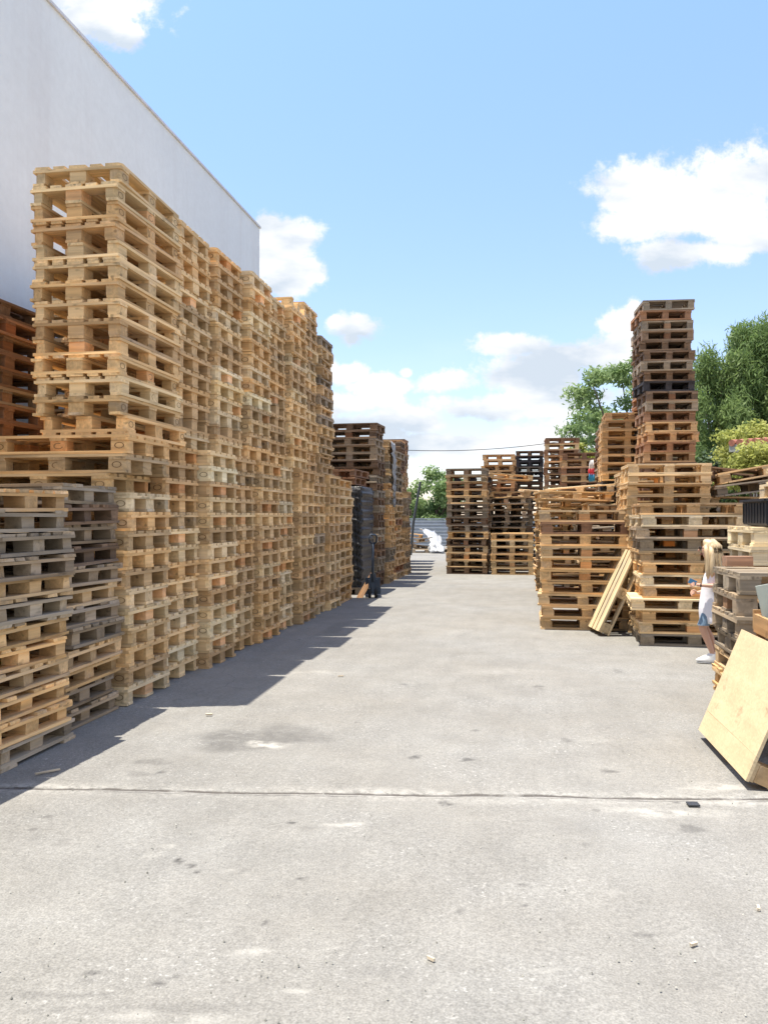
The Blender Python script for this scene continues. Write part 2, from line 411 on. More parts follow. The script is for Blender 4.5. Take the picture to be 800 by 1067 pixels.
# ------------------------------------------------------------------ pallets: templates
H0=0.144
def jt(s,base=1.0):
    k=base*(1+rg.uniform(-s,s)); h=rg.uniform(-.5,.5)*s
    return (k*(1+h*.35),k,k*(1-h*.6))
def ring_mark(g,cx,y,cz,sgn):
    # burned oval on the outer side of a block
    n=12; vs=[];fs=[]
    for k in range(n):
        t=2*math.pi*k/n
        for r in (1.0,.80): vs.append((cx+.042*r*math.cos(t),y+sgn*.0012,cz+.024*r*math.sin(t)))
    for k in range(n):
        a,b,c,d=2*k,2*k+1,(2*k+3)%(2*n),(2*k+2)%(2*n)
        fs.append((a,b,c,d) if sgn<0 else (d,c,b,a))
    g.add(vs,fs,(.34,.30,.26))
def template(kind):
    L,W=1.2,.8; parts={}
    s={'new':.10,'old':.28,'mid':.18}[kind]; j={'new':.0015,'old':.004,'mid':.0025}[kind]
    deck=Geo()
    ys=[-.3275,-.165,0,.165,.3275]; ws=[.145,.1,.145,.1,.145]
    if kind!='new' and rg.random()<.5: ys=[-.3275,-.19,-.06,.07,.2,.3275]; ws=[.145,.09,.09,.09,.09,.145]
    miss=rg.randrange(1,len(ys)-1) if (kind=='old' and rg.random()<.6) else -1
    for i,(y,w_) in enumerate(zip(ys,ws)):
        if i==miss: continue
        ll=L-.004; cx=0
        if kind=='old' and rg.random()<.25: ll=L*rg.uniform(.55,.9); cx=rg.choice((-1,1))*(L-ll)/2
        if i in (0,len(ys)-1) and kind=='new':
            q=.028; sg=-1 if i==0 else 1; yo=sg*W/2; yi=y-sg*w_/2
            pts=[(-L/2+q,yo),(L/2-q,yo),(L/2,yo-sg*q),(L/2,yi),(-L/2,yi),(-L/2,yo-sg*q)]
            if sg>0: pts=pts[::-1]
            deck.prism(pts,.122,.144,jt(s))
        else:
            Mx=Matrix.Rotation(rg.uniform(-1,1)*(.012 if kind=='old' else .003),3,'Z')
            deck.box((cx,y+rg.uniform(-1,1)*j*2,.133),(ll,w_,.022),jt(s),Mx,j,0)
    for x in (-.5275,0,.5275):
        deck.box((x+rg.uniform(-1,1)*j*2,0,.111),(.145,W-.004,.0218),jt(s),None,j,1)
    parts['deck']=[deck]
    blocks=[]; runners=[]
    for x in (-.5275,0,.5275):
        for yi,y in enumerate((-.35,0,.35)):
            b=Geo(); bw=.145; bd=.1 if y else .145
            if y==0 and x!=0: bd=.145
            t=jt(s*1.25, .82 if rg.random()<.35 else 1.0)
            if rg.random()<.12: t=(t[0]*1.12,t[1]*.86,t[2]*.72)      # pressed-chip block
            if kind=='old': bw*=rg.uniform(.6,1); bd*=rg.uniform(.75,1)
            if kind=='old' and rg.random()<.3: t=tuple(sum(t)/3*q for q in (1.15,1.15,1.15))
            if kind=='new' and x!=0 and y!=0:
                q=.028; sx=1 if x>0 else -1; sy=1 if y>0 else -1
                x0,x1=x-sx*bw/2,x+sx*bw/2-sx*.0; y0,y1=y-sy*bd/2,y+sy*bd/2-sy*.001
                pts=[(x0,y0),(x1,y0),(x1,y1-sy*q),(x1-sx*q,y1),(x0,y1)]
                if sx*sy<0: pts=pts[::-1]
                b.prism([(px_*.985,py_*.975) for px_,py_ in pts],.0222,.0998,t,axis=rg.choice((0,1)))
            else:
                Mx=Matrix.Rotation(rg.uniform(-1,1)*(.12 if kind=='old' else .02),3,'Z')
                b.box((x*.985+rg.uniform(-1,1)*j*3,y*.975+rg.uniform(-1,1)*j*2,.061),(bw,bd,.0776),t,Mx,j,rg.choice((0,1)))
            if kind=='new' and y!=0 and rg.random()<.75: ring_mark(b,x*.985,(-1 if y<0 else 1)*(W/2)*.975,.061,-1 if y<0 else 1)
            blocks.append(b)
    peri=kind=='old' and rg.random()<.75
    for y,w_ in ((-.35,.1),(0,.145),(.35,.1)):
        r=Geo(); r.box((0,y,.011),(L-(.215 if peri else .006),w_,.0216),jt(s),None,j,0); runners.append(r)
    if peri:
        for x in (-.55,.55):
            r=Geo(); r.box((x,0,.011),(.098,W-.004,.0218),jt(s),None,j,1); runners.append(r)
    parts['block']=blocks; parts['bottom_board']=runners
    allg=Geo()
    for gs in parts.values():
        for q in gs:
            o=len(allg.v); allg.v+=q.v; allg.t+=q.t; allg.g+=q.g; allg.f+=[tuple(i+o for i in f) for f in q.f]
    T={'parts':[(nm,q.mesh('pallet_'+nm,M_WOOD)) for nm,gs in parts.items() for q in gs],
       'joined':allg.mesh('pallet',M_WOOD),'V':np.array(allg.v,np.float32),'T':np.array(allg.t,np.float32),
       'Gr':np.array(allg.g,np.float32),'F':allg.f}
    return T
TEMPL={'new':[template('new') for _ in range(7)],'mid':[template('mid') for _ in range(6)],'old':[template('old') for _ in range(8)]}

# wood colours (real base colours): name -> (rgb, words)
PAL={'pine':((.72,.51,.27),'pale pine'),'honey':((.67,.43,.20),'honey coloured'),'tan':((.54,.36,.185),'tan brown'),
     'straw':((.76,.59,.36),'straw pale'),'grey':((.39,.30,.20),'weathered grey'),'drab':((.31,.24,.165),'drab brown'),
     'brown':((.20,.125,.075),'dark brown'),'red':((.31,.165,.09),'reddish brown'),'black':((.055,.05,.052),'blackened'),'orange':((.56,.32,.15),'orange toned')}
ORD=['zeroth','first','second','third','fourth','fifth','sixth','seventh','eighth','ninth','tenth','eleventh','twelfth','thirteenth','fourteenth','fifteenth','sixteenth','seventeenth','eighteenth','nineteenth','twentieth','twenty-first','twenty-second','twenty-third','twenty-fourth','twenty-fifth','twenty-sixth','twenty-seventh','twenty-eighth','twenty-ninth','thirtieth','thirty-first','thirty-second']
PAL_LIST=[]   # every pallet: dict(M, colour, kind, label, group, tmpl)
def stack(phrase,group,cx,cy,n,orient,mix,kind='new',z0=0.0,pitch=.153,L=1.2,W=.8,yaw=0.0,jit=1.0,drift=(0,0),special=None,tiltmax=0.0,flip=.06):
    """n pallets piled at (cx,cy); orient 'x' or 'y' = direction of the long side"""
    st=[]
    names=[m[0] for m in mix]; wts=[m[1] for m in mix]
    z=z0; wander=[0,0]
    for i in range(n):
        cn=rg.choices(names,wts)[0]; kd=kind
        p=pitch; rotq=orient; dx=dy=0; ll,ww=L,W
        if special and i in special:
            sp=special[i]; cn=sp.get('c',cn); rotq=sp.get('o',rotq); dx,dy=sp.get('d',(0,0)); kd=sp.get('k',kd); ll=sp.get('L',ll); ww=sp.get('W',ww)
        if kd=='mixed': kd=rg.choice(('new','mid','mid','old'))
        c=PAL[cn][0]; k=rg.uniform(.84,1.14); wm_=rg.uniform(-.05,.05)
        col=(min(.8,c[0]*k*(1+wm_)),c[1]*k,c[2]*k*(1-wm_))
        a=(math.pi/2 if rotq=='y' else 0)+yaw+R(rg.gauss(0,.7)*jit)+(math.pi if rg.random()<.5 else 0)
        if rg.random()<.08*jit: a+=R(rg.uniform(-3,3))
        ox=rg.gauss(0,.009)*jit+dx+drift[0]*i; oy=rg.gauss(0,.009)*jit+dy+drift[1]*i
        tx=R(rg.uniform(-tiltmax,tiltmax)); ty=R(rg.uniform(-tiltmax,tiltmax))
        M=Matrix.Translation((cx+ox,cy+oy,z))@Matrix.Rotation(a,4,'Z')@Matrix.Rotation(tx,4,'X')@Matrix.Rotation(ty,4,'Y')@Matrix.Diagonal((ll/1.2,ww/.8,(p*.985)/H0,1))
        if rg.random()<flip: M=M@Matrix.Translation((0,0,H0))@Matrix.Rotation(math.pi,4,'X')
        if i==n-1: w='topmost of'
        elif i==0 and z0==0: w='bottom one of'
        elif i==0: w='lowest of'
        elif i<=n//2 and z0==0 or i<=n//2: w=ORD[i+1]+' up in'
        else: w=ORD[n-i]+' from top in'
        st.append(dict(M=M,col=col,kind=kd,words=PAL[cn][1],w=w,phrase=phrase,group=group,tm=rg.randrange(len(TEMPL[kd]))))
        z+=p
    PAL_LIST.extend(st); return z
def loose(label,group,M,colname,kind='mid'):
    c=PAL[colname][0]; k=rg.uniform(.9,1.1)
    PAL_LIST.append(dict(M=M,col=tuple(q*k for q in c),kind=kind,label=label,group=group,tm=rg.randrange(len(TEMPL[kind]))))

fresh=[('pine',5),('honey',4),('straw',1.5),('tan',3)]
freshd=[('pine',3),('honey',3),('tan',5),('grey',.5)]
old=[('grey',5),('drab',3),('tan',3),('honey',1.5),('brown',.5)]
GW='pallets of the long left wall'
# lower tier: ten columns, short side to the yard
ycol=[6.02,6.84,7.64,8.46,9.27,10.1,10.95,11.78,12.62,13.45]
for i,y in enumerate(ycol):
    ph='%s lower column of the long wall'%ORD[i+1] if i else 'nearest lower column of the long wall'
    last=i==9
    W_=.775
    xj=(0,-.07,.03,-.05,.02,-.06,.02,-.03,.02,0)[i]
    n=14
    if i in (4,7): n=14
    if last:
        stack('far end lower column of the long wall',GW,-3.12-.4,y+.55,14,'y',freshd,'mixed',pitch=.151,jit=1.3)
    else:
        stack(ph,GW,-3.09-.6+xj,y+.4,n,'x',fresh if i in(0,1,2,5) else freshd,'new' if i<7 else 'mid',pitch=.153,jit=.9,W=W_,
              special={11:dict(d=(-.17,-.02),c='honey')} if i==0 else None,flip=0 if i<3 else .05)
# upper tier: first column turned with its long side along the yard
stack('nearest upper column of the long wall',GW,-3.17-.375,6.02+.6,14,'y',[('pine',4),('tan',3),('honey',3)],'new',z0=.153*14,jit=1.2,flip=.3,W=.75,
      special={0:dict(d=(.03,.05),c='honey'),1:dict(d=(.0,.0),c='honey')})
up=[(7.27,14),(8.10,14),(8.95,14),(9.80,14),(10.65,15),(11.5,16),(12.35,14)]
for i,(y,n) in enumerate(up):
    xj=(-.09,-.03,.03,-.04,.02,-.05,0)[i]
    if i==6: stack('far end upper column of the long wall',GW,-3.13-.6,y+.4,14,'x',[('tan',4),('drab',2),('honey',1)],'mixed',z0=.153*14,jit=1.6)
    else: stack('%s upper column of the long wall'%ORD[i+2],GW,-3.13-.6+xj,y+.4,n,'x',fresh if i%3 else freshd,'new' if i<5 else 'mid',z0=.153*14,jit=1.1,flip=.08,W=.775)
stack('hidden inner stack behind the wall',GW,-4.78,8.75,27,'y',fresh,'old',pitch=.153,jit=2,flip=.4)
stack('second hidden inner stack behind the wall',GW,-4.78,10.1,27,'y',fresh,'old',pitch=.153,jit=2,flip=.4)
# old grey stacks in front of the wall
GG='old pallets stacked in the shade of the wall'
stack('ragged stack at the left picture edge',GG,-3.03-.6,4.32+.4,12,'x',[('grey',1.5),('tan',4),('drab',3),('honey',2)],'old',pitch=.139,jit=2.6,tiltmax=.8,W=.8,special={0:dict(c='grey'),1:dict(c='honey'),2:dict(c='honey'),3:dict(c='tan')})
stack('ragged stack cut off by the left edge',GG,-3.05-.6,3.46+.4,12,'x',[('grey',2),('tan',4),('drab',3)],'old',pitch=.139,jit=2,tiltmax=.6)
stack('ragged stack next to the long wall',GG,-3.09-.6,5.14+.4,12,'x',[('grey',2),('drab',4),('brown',1),('tan',4)],'old',pitch=.143,jit=2.6,tiltmax=.8,W=.8,special={0:dict(c='grey'),1:dict(c='drab'),2:dict(c='honey'),3:dict(c='tan')})
# dark stack behind
stack('dark stack beside the white hall','dark pallets behind the wall',-4.62-.4,6.75,22,'y',[('brown',4),('red',2),('drab',2)],'mid',pitch=.156,jit=1.4)
stack('nearer dark stack by the hall','dark pallets behind the wall',-4.62-.4,5.45,21,'y',[('brown',4),('red',2),('drab',2)],'mid',pitch=.156,jit=1.4)

# far left row
GF='pallets in the far stacks on the left'
stack('tall stack behind the wrapped load',GF,-3.68,17.3,22,'x',[('drab',3),('brown',3),('grey',2)],'mid',pitch=.156,W=.8,jit=2)
stack('stack with film hanging from its top',GF,-3.00-.6,18.25,20,'x',[('tan',4),('drab',2),('honey',2)],'mixed',pitch=.158,jit=2.5)
stack('second stack beyond the wrapped load',GF,-3.05-.4,19.6,19,'y',[('tan',4),('drab',3),('red',2)],'mixed',pitch=.158,jit=2.5)
stack('short stack beyond the hand truck',GF,-3.0-.6,20.9,14,'x',[('tan',3),('drab',3)],'mixed',pitch=.15,jit=2)
for k,(x,y,n) in enumerate(((-3.4,22.4,23),(-3.55,23.6,24),(-3.75,25.2,25),(-3.9,26.6,26))):
    stack('%s stack in the far left row'%('reddish','rust brown','dull red','last')[k],GF,x-.6,y,n,'x',[('red',3),('tan',3),('orange',1.5),('brown',2)],'mid',pitch=.152,jit=2)
loose('orange toned pallet laid on the black wrapped load','pallets lying on the black load',Matrix.Translation((-3.62,15.85,2.08))@Matrix.Rotation(R(91),4,'Z'),'red','mid')
loose('reddish pallet topmost above the black wrapped load','pallets lying on the black load',Matrix.Translation((-3.60,15.88,2.235))@Matrix.Rotation(R(88),4,'Z'),'red','mid')

# right side
GR='pallets in the stacks on the right'
stack('far stack standing alone mid picture',GR,-1.54,21.06+.4,15,'x',[('tan',3),('drab',3),('brown',2),('honey',1)],'mixed',pitch=.18,L=1.04,jit=1.6,special={14:dict(c='drab'),13:dict(c='tan'),12:dict(c='orange'),11:dict(c='honey')})
stack('hidden stack behind the far lone one',GR,-1.50,22.75,17,'y',[('drab',3),('brown',3),('black',1)],'old',pitch=.149,L=1.2,W=1.0,jit=1.5,flip=.5)
stack('second hidden stack behind the lone one',GR,-1.60,24.2,16,'x',[('drab',3),('brown',3)],'mid',pitch=.156,L=1.1,jit=2)
stack('low pale stack far off',GR,-.40,21.0+.4,6,'x',[('pine',3),('honey',3),('tan',1)],'new',pitch=.175,L=1.06,jit=1)
stack('ragged stack behind the low one',GR,-.55,22.5+.4,13,'x',[('drab',3),('brown',2),('tan',2)],'old',pitch=.165,L=1.06,jit=3,tiltmax=1.5,special={12:dict(c='honey'),11:dict(c='grey')})
stack('light stack behind the ragged one',GR,-.84,24.9,20,'x',[('tan',4),('honey',2),('orange',1)],'mid',pitch=.165,L=.95,jit=2)
stack('hidden stack behind the light one',GR,-.80,26.3,20,'y',[('drab',3),('brown',3)],'old',pitch=.15,W=.95,jit=1.2,flip=.5)
stack('hidden stack behind the blackened one',GR,.06,27.7,22,'y',[('drab',3),('black',3)],'old',pitch=.151,W=.85,jit=1.2,flip=.5)
stack('hidden stack behind the orange one',GR,1.08,25.0,22,'y',[('drab',3),('brown',3)],'old',pitch=.155,W=.85,jit=1.2,flip=.5)
stack('hidden stack behind the cloth',GR,1.26,20.0,19,'y',[('drab',3),('brown',3)],'old',pitch=.148,W=.85,jit=1.2,flip=.5)
stack('hidden stack behind the tan one',GR,1.72,16.3,21,'y',[('drab',3),('brown',3)],'old',pitch=.149,W=.82,jit=1.2,flip=.5)
stack('hidden low stack behind the low pale one',GR,-.40,23.8,14,'y',[('drab',3),('brown',3)],'old',pitch=.15,W=1.05,jit=1.2,flip=.5)
stack('second tower right behind the first',GR,2.18,14.45,29,'y',[('brown',3),('drab',3),('red',2)],'old',pitch=.159,W=.70,jit=1.2,flip=.5,yaw=R(3))
stack('blackened stack between brown ones',GR,.03,26.4,21,'x',[('black',3),('drab',1.2),('brown',1)],'mid',pitch=.167,L=.84,jit=1.6)
stack('tall stack right of blackened one',GR,.90,23.5,22,'x',[('orange',3),('red',2),('tan',2)],'mid',pitch=.165,L=.92,jit=1.6)
stack('brown stack left of the cloth',GR,1.22,18.7,18,'x',[('red',3),('tan',3),('brown',2)],'mid',pitch=.159,L=.94,yaw=R(-4),jit=1.4)
stack('low ragged stack behind square stack',GR,.72,15.6,12,'x',[('tan',4),('drab',2),('honey',2)],'old',pitch=.15,L=.95,jit=3.5,tiltmax=2.5)
stack('broken stack behind square stack',GR,1.22,13.8,11,'y',[('tan',4),('honey',2),('grey',2)],'old',pitch=.152,jit=3.5,tiltmax=3)
stack('heap of odd pallets below the tan stack',GR,.75,17.0,12,'x',[('tan',3),('honey',3),('grey',2)],'old',pitch=.155,jit=4,tiltmax=3)
za=stack('dark base below the tall tan stack',GR,1.74,15.2,14,'x',[('black',2),('drab',3),('tan',1.5)],'mid',pitch=.15,L=.86,jit=2)
stack('tan stack left of the tall tower',GR,1.68,15.1,8,'x',[('tan',3),('honey',3),('red',1)],'mid',z0=za,pitch=.147,L=.88,jit=1.6,drift=(.004,0))
stack('square stack beside leaning pallet',GR,.75,11.05+.4,10,'x',[('honey',3),('tan',3),('pine',1)],'mid',pitch=.157,L=1.16,W=.8,jit=1.8,special={9:dict(c='tan',k='mid'),8:dict(c='red')})
stack('crooked stack behind the girl',GR,1.27+.6,9.87+.4,12,'x',[('honey',3),('tan',3),('pine',2)],'mid',pitch=.137,jit=2.4,special={0:dict(c='drab'),8:dict(c='grey'),9:dict(c='grey'),3:dict(c='straw',d=(-.07,-.03)),2:dict(c='honey'),5:dict(c='straw'),10:dict(c='straw'),11:dict(c='tan')})
stack('pale stack behind the crooked one',GR,1.29+.5,10.9+.4,16,'x',[('pine',3),('honey',2),('tan',2)],'mid',pitch=.135,L=1.02,jit=1.6,drift=(-.004,0))
stack('pale stack right before the tower',GR,1.29+.55,11.85+.4,15,'x',[('pine',3),('honey',3),('straw',1)],'mid',pitch=.14,L=1.06,jit=1.6,drift=(-.004,0))
tsp={}
for i in range(31):
    if i<20: tsp[i]=dict(c=rg.choice(('tan','orange','red','red')))
    elif i<27: tsp[i]=dict(c=rg.choice(('brown','brown','drab')))
    else: tsp[i]=dict(c=rg.choice(('brown','drab','red')))
tsp[30]=dict(c='drab'); tsp[29]=dict(c='red'); tsp[22]=dict(c='black'); tsp[21]=dict(c='brown'); tsp[23]=dict(c='brown')
stack('tall single tower',GR,2.10,13.35,31,'x',[('tan',1)],'mid',pitch=.1535,L=.76,W=.72,jit=2.0,special=tsp,yaw=R(4),drift=(-.0012,0),flip=0)
stack('slanting pile right of tower',GR,2.95,11.5,12,'x',[('tan',3),('drab',3),('honey',2)],'old',pitch=.145,L=1.15,jit=3,tiltmax=1.2)
for k,(x,y,z,a,b,cn) in enumerate(((2.9,11.4,1.80,4,7,'drab'),(3.05,11.5,2.0,-6,10,'tan'),(2.55,11.9,1.98,5,-6,'brown'))):
    loose(('drab grey brown','tan brown','dark brown')[k]+' pallet lying crooked on the slanting pile right of tower','pallets thrown crooked on a pile',
          Matrix.Translation((x,y,z))@Matrix.Rotation(R(a),4,'Z')@Matrix.Rotation(R(-b),4,'Y'),cn,'old')
stack('dark stack at the right edge',GR,3.9,10.6,14,'x',[('drab',3),('brown',2),('tan',2)],'mid',pitch=.148,jit=2)
# near right stacks
stack('weathered stack behind chipboard pallet',GR,1.47+.6,6.2+.4,7,'x',[('grey',5),('drab',1)],'old',pitch=.156,jit=1.6,tiltmax=.3,special={0:dict(c='honey'),1:dict(c='honey'),2:dict(c='tan'),4:dict(c='grey',k='mid'),5:dict(c='grey',k='mid'),6:dict(c='grey',k='mid'),7:dict(c='grey',k='mid')},flip=0)
zc=stack('stack under the black crate',GR,1.80+.6,7.12+.4,9,'x',[('honey',3),('straw',2),('tan',1)],'mid',pitch=.156,jit=1.6,special={7:dict(c='straw'),8:dict(c='straw')})
loose('straw pale pallet lying on the black plastic crate','pallets above the black crate',Matrix.Translation((2.52,7.55,zc+.235))@Matrix.Rotation(R(91),4,'Z'),'straw','mid')
loose('pale pine pallet topmost above the black plastic crate','pallets above the black crate',Matrix.Translation((2.58,7.58,zc+.385))@Matrix.Rotation(R(90),4,'Z'),'straw','new')
# messy tops
for k,(px,py,D,a,b,c_,cn,wd) in enumerate((
        (596,522,13.9,8,2,-1,'honey','honey coloured pallet tipped on the broken stack behind the square one'),
        (606,515,14.6,-8,-4,3,'straw','straw pale pallet tipped in the heap under the tan stack'),
        (575,520,15.8,8,4,3,'tan','tan brown pallet lying askew on the low ragged stack'),
        (530,500,22.9,10,4,0,'honey','honey coloured pallet askew on the far ragged stack'))):
    p=AT(px,py,D); loose(wd,'pallets lying askew on low stacks',Matrix.Translation(p)@Matrix.Rotation(R(a),4,'Z')@Matrix.Rotation(R(b),4,'Y')@Matrix.Rotation(R(c_),4,'X'),cn,'old')
# far heap before the fence
for k,(x,y,z,a,b,cn,wd) in enumerate(((-4.55,33.0,.0,10,0,'grey','weathered grey pallet at the bottom of the heap by the fence'),
        (-4.7,33.2,.20,35,9,'drab','drab pallet in the middle of the heap by the fence'),
        (-4.3,33.4,.40,-12,-8,'grey','grey pallet tipped near the top of the fence heap'),
        (-4.9,33.8,.62,5,6,'honey','honey coloured pallet on top of the heap by the fence'),
        (-3.3,33.6,.0,-20,0,'drab','drab pallet beside the white sheet by the fence'))):
    loose(wd,'pallets heaped by the far fence',Matrix.Translation((x,y,z))@Matrix.Rotation(R(a),4,'Z')@Matrix.Rotation(R(b),4,'Y'),cn,'old')

def frame_matrix(ax,ay,az,o):
    return Matrix(((ax.x,ay.x,az.x,o.x),(ax.y,ay.y,az.y,o.y),(ax.z,ay.z,az.z,o.z),(0,0,0,1)))
# pallet leaning on the pale stack: long side up
p0=Vector((.86,10.5,0)); p1=Vector((.70,11.32,0))
ay=(p1-p0).normalized(); ax=(Vector((.42,0.06,.907))); ax=(ax-ay*ax.dot(ay)).normalized(); az=ax.cross(ay).normalized()
if az.x>0: ay=-ay; az=ax.cross(ay).normalized()
LEAN=frame_matrix(ax,ay,az,(p0+p1)/2+Vector((0,0,.063))+ax*.552-az*H0)@Matrix.Diagonal((.92,1,1,1))
PAL_LIST.append(dict(M=LEAN,col=(.60,.46,.27),kind='new',label='pale clean pallet leaning on its end against the stack before the tower',group=None,tm=0,must=True))

# ------------------------------------------------------------------ which pallets show largest
def box_poly(M,lo,hi):
    vs=[M@Vector((x,y,z)) for z in (lo[2],hi[2]) for x,y in ((lo[0],lo[1]),(hi[0],lo[1]),(hi[0],hi[1]),(lo[0],hi[1]))]
    return vs,[(0,3,2,1),(4,5,6,7),(0,1,5,4),(1,2,6,5),(2,3,7,6),(3,0,4,7)]
vs=[];fs=[];own=[]
for k,p in enumerate(PAL_LIST):
    v,f=box_poly(p['M'],(-.6,-.4,0),(.6,.4,H0)); o=len(vs); vs+=v; fs+=[tuple(i+o for i in q) for q in f]; own+=[k]*6
v,f=box_poly(Matrix.Identity(4),(-4.2,15.2,0),(-3.09,16.6,2.05)); o=len(vs); vs+=v; fs+=[tuple(i+o for i in q) for q in f]; own+=[-1]*6
bvh=BVHTree.FromPolygons(vs,fs)
hits={}
o0=Vector((0,0,EYE))
for py in np.arange(140,830,1.6):
    for px in np.arange(0.5,800,2.2):
        if 440<px<460 or (px>430 and py<300): continue
        u=(px-400)/860; d=Vector((u*CS-SN,u*SN+CS,-(py-537)/860)).normalized()
        h=bvh.ray_cast(o0,d)
        if h[0] is not None:
            k=own[h[2]]; hits[k]=hits.get(k,0)+1
hits.pop(-1,None)
for k,p in enumerate(PAL_LIST):
    if p.get('must'): hits[k]=10**6
order=sorted(hits,key=lambda k:-hits[k])
CHOSEN=set(order[:299])
rest=[]
used_labels={}
for k,p in enumerate(PAL_LIST):
    if k not in CHOSEN:
        rest.append(p); continue
    T=TEMPL[p['kind']][p['tm']]
    Dd=(p['M'].translation-o0).length
    if 'label' in p: lab=p['label']
    else: lab='%s pallet, %s %s'%(p['words'],p['w'],p['phrase'])
    col=(*p['col'],1)
    if hits[k]*3.52>150 or Dd<13:
        r=bpy.data.objects.new('pallet',None); COL.objects.link(r); r.empty_display_size=.2
        r.matrix_world=p['M']
        for nm,me in T['parts']:
            c=bpy.data.objects.new(nm,me); COL.objects.link(c); c.parent=r; c.color=col
    else:
        r=bpy.data.objects.new('pallet',T['joined']); COL.objects.link(r); r.matrix_world=p['M']; r.color=col
    tag(r,lab,'pallet',p['group'] or 'wooden pallets in the yard')
for o_ in COL.objects:
    if 'label' in o_ and not 4<=len(o_['label'].split())<=16: print('LABEL',o_['label'])
# every other pallet: one merged object
V_=[];T_=[];G_=[];F_=[];o=0
for p in rest:
    T=TEMPL[p['kind']][p['tm']]; M=np.array(p['M'],np.float32)
    V_.append(T['V']@M[:3,:3].T+M[:3,3]); T_.append(T['T']*np.array(p['col'],np.float32)); G_.append(T['Gr'])
    F_+= [tuple(i+o for i in f) for f in T['F']]; o+=len(T['V'])
me=bpy.data.meshes.new('stacked_pallets'); V_=np.concatenate(V_)
me.from_pydata(V_.tolist(),[],F_)
a=me.color_attributes.new('tint','FLOAT_COLOR','POINT'); t=np.ones((len(V_),4),np.float32); t[:,:3]=np.concatenate(T_); a.data.foreach_set('color',t.ravel())
g=me.attributes.new('grain','FLOAT_VECTOR','POINT'); g.data.foreach_set('vector',np.concatenate(G_).ravel())
me.materials.append(M_WOOD)
so=bpy.data.objects.new('stacked_pallets',me); COL.objects.link(so)
tag(so,'all the farther and half hidden wooden pallets in the stacks of the yard','pallets','wooden pallets in the yard','stuff')
print('pallets',len(PAL_LIST),'visible',len(hits),'individual',len(CHOSEN),'smallest px2',hits[order[298]]*3.52)

# ------------------------------------------------------------------ chipboard-faced pallet leaning bottom right
q0=G(776,823); q1=G(727,768)
ax=(q1-q0).normalized(); up=Vector((.27,-.02,.66)); up=(up-ax*up.dot(ax)).normalized(); az=up.cross(ax).normalized()
if az.x>0: az=-az
ln=(q1-q0).length; HW=.74
# local frame: x along the edge, y up the lean, z = face normal
fr=frame_matrix(ax,up,az,q0+Vector((0,0,.05)))
cp=bpy.data.objects.new('board_pallet',None); COL.objects.link(cp); cp.matrix_world=fr
tag(cp,'wide yellow chipboard faced pallet leaning on its side at the right edge','board pallet')
def chip_material():
    w=NT('chipboard'); gr=w.attr('grain'); P=gr.outputs['Vector']
    a=w.noise(P,3.0,5,.6); 
    vo=w.n('ShaderNodeTexVoronoi'); vo.inputs['Scale'].default_value=1.0; w.l(w.vm('MULTIPLY',P,(55,85,60)),vo.inputs['Vector'])
    bw=w.n('ShaderNodeRGBToBW'); w.l(vo.outputs['Color'],bw.inputs[0])
    st=w.noise(w.vm('MULTIPLY',P,(2,14,1)),1.0,6,.7)
    c=w.mixc(w.rng(a,.3,.7,0,1),(.68,.53,.32),(.60,.46,.27))
    k=w.math('MULTIPLY',w.rng(bw.outputs[0],0,1,.9,1.08),w.rng(st,.35,.7,.88,1.06))
    sc=w.n('ShaderNodeVectorMath',operation='SCALE'); w.l(c,sc.inputs[0]); w.l(k,sc.inputs['Scale'])
    smu=w.rng(w.noise(w.vm('MULTIPLY',P,(3.3,5,1)),1.0,5,.75),.60,.70,0,.5)
    c=w.mixc(smu,sc.outputs[0],(.22,.15,.09))
    w.l(c,w.b.inputs['Base Color']); w.b.inputs['Roughness'].default_value=.7; w.bump(bw.outputs[0],.15,.002); return w.m
M_CHIP=chip_material()
g=Geo(); g.box((ln/2,HW/2+.0725,-.009),(ln,HW-.1455,.018),(1,1,1),None,.001,0)
g.box((ln/2,.072,-.009),(ln,.144,.018),(1.03,1,.96),None,.001,0)
g.f.append
g.obj('face_board',M_CHIP,cp)
for i,y in enumerate((.06,HW/2,HW-.06)):
    for x in (.06,ln/2,ln-.06):
        g=Geo(); g.box((x,y,-.018-.022-.04),(.12,.1,.078),jt(.15)); o=g.obj('block',M_WOOD,cp); o.color=(.5,.33,.17,1)
    g=Geo(); g.box((ln/2,y,-.018-.011),(ln-.01,.11,.0218),jt(.1),None,.001,0); o=g.obj('batten',M_WOOD,cp); o.color=(.5,.35,.18,1)
for x in (.06,ln/2,ln-.06):
    g=Geo(); g.box((x,HW/2,-.018-.022-.08-.01),(.12,HW-.01,.019),jt(.1),None,.001,1); o=g.obj('bottom_board',M_WOOD,cp); o.color=(.5,.33,.16,1)

# crate of wood scraps at the right picture edge
cr_=empty('scrap_crate',(1.75,5.62,0),0); tag(cr_,'brown open wooden crate with boards and a pale panel at the right edge','crate')
def cbox(nm,c,d,col,rot=None,parent=cr_,mat=M_WOOD):
    g=Geo(); g.box(c,d,jt(.08),rot,.001); o=g.obj(nm,mat,parent); o.color=(*col,1); return o
for x in (-.22,.3):
    for y in (-.15,.25): cbox('post',(x,y,.42),(.05,.05,.84),(.33,.19,.09))
for y in (-.18,.28): cbox('front_board',(.04,y,.80),(.60,.024,.13),(.42,.25,.11)); cbox('front_board',(.04,y,.45),(.60,.024,.09),(.36,.21,.10))
for x in (-.25,.33): cbox('side_board',(x,.05,.78),(.024,.42,.12),(.40,.24,.11)); cbox('side_board',(x,.05,.3),(.024,.42,.09),(.33,.2,.1))
cbox('floor_board',(.04,.05,.25),(.54,.42,.02),(.3,.2,.1))
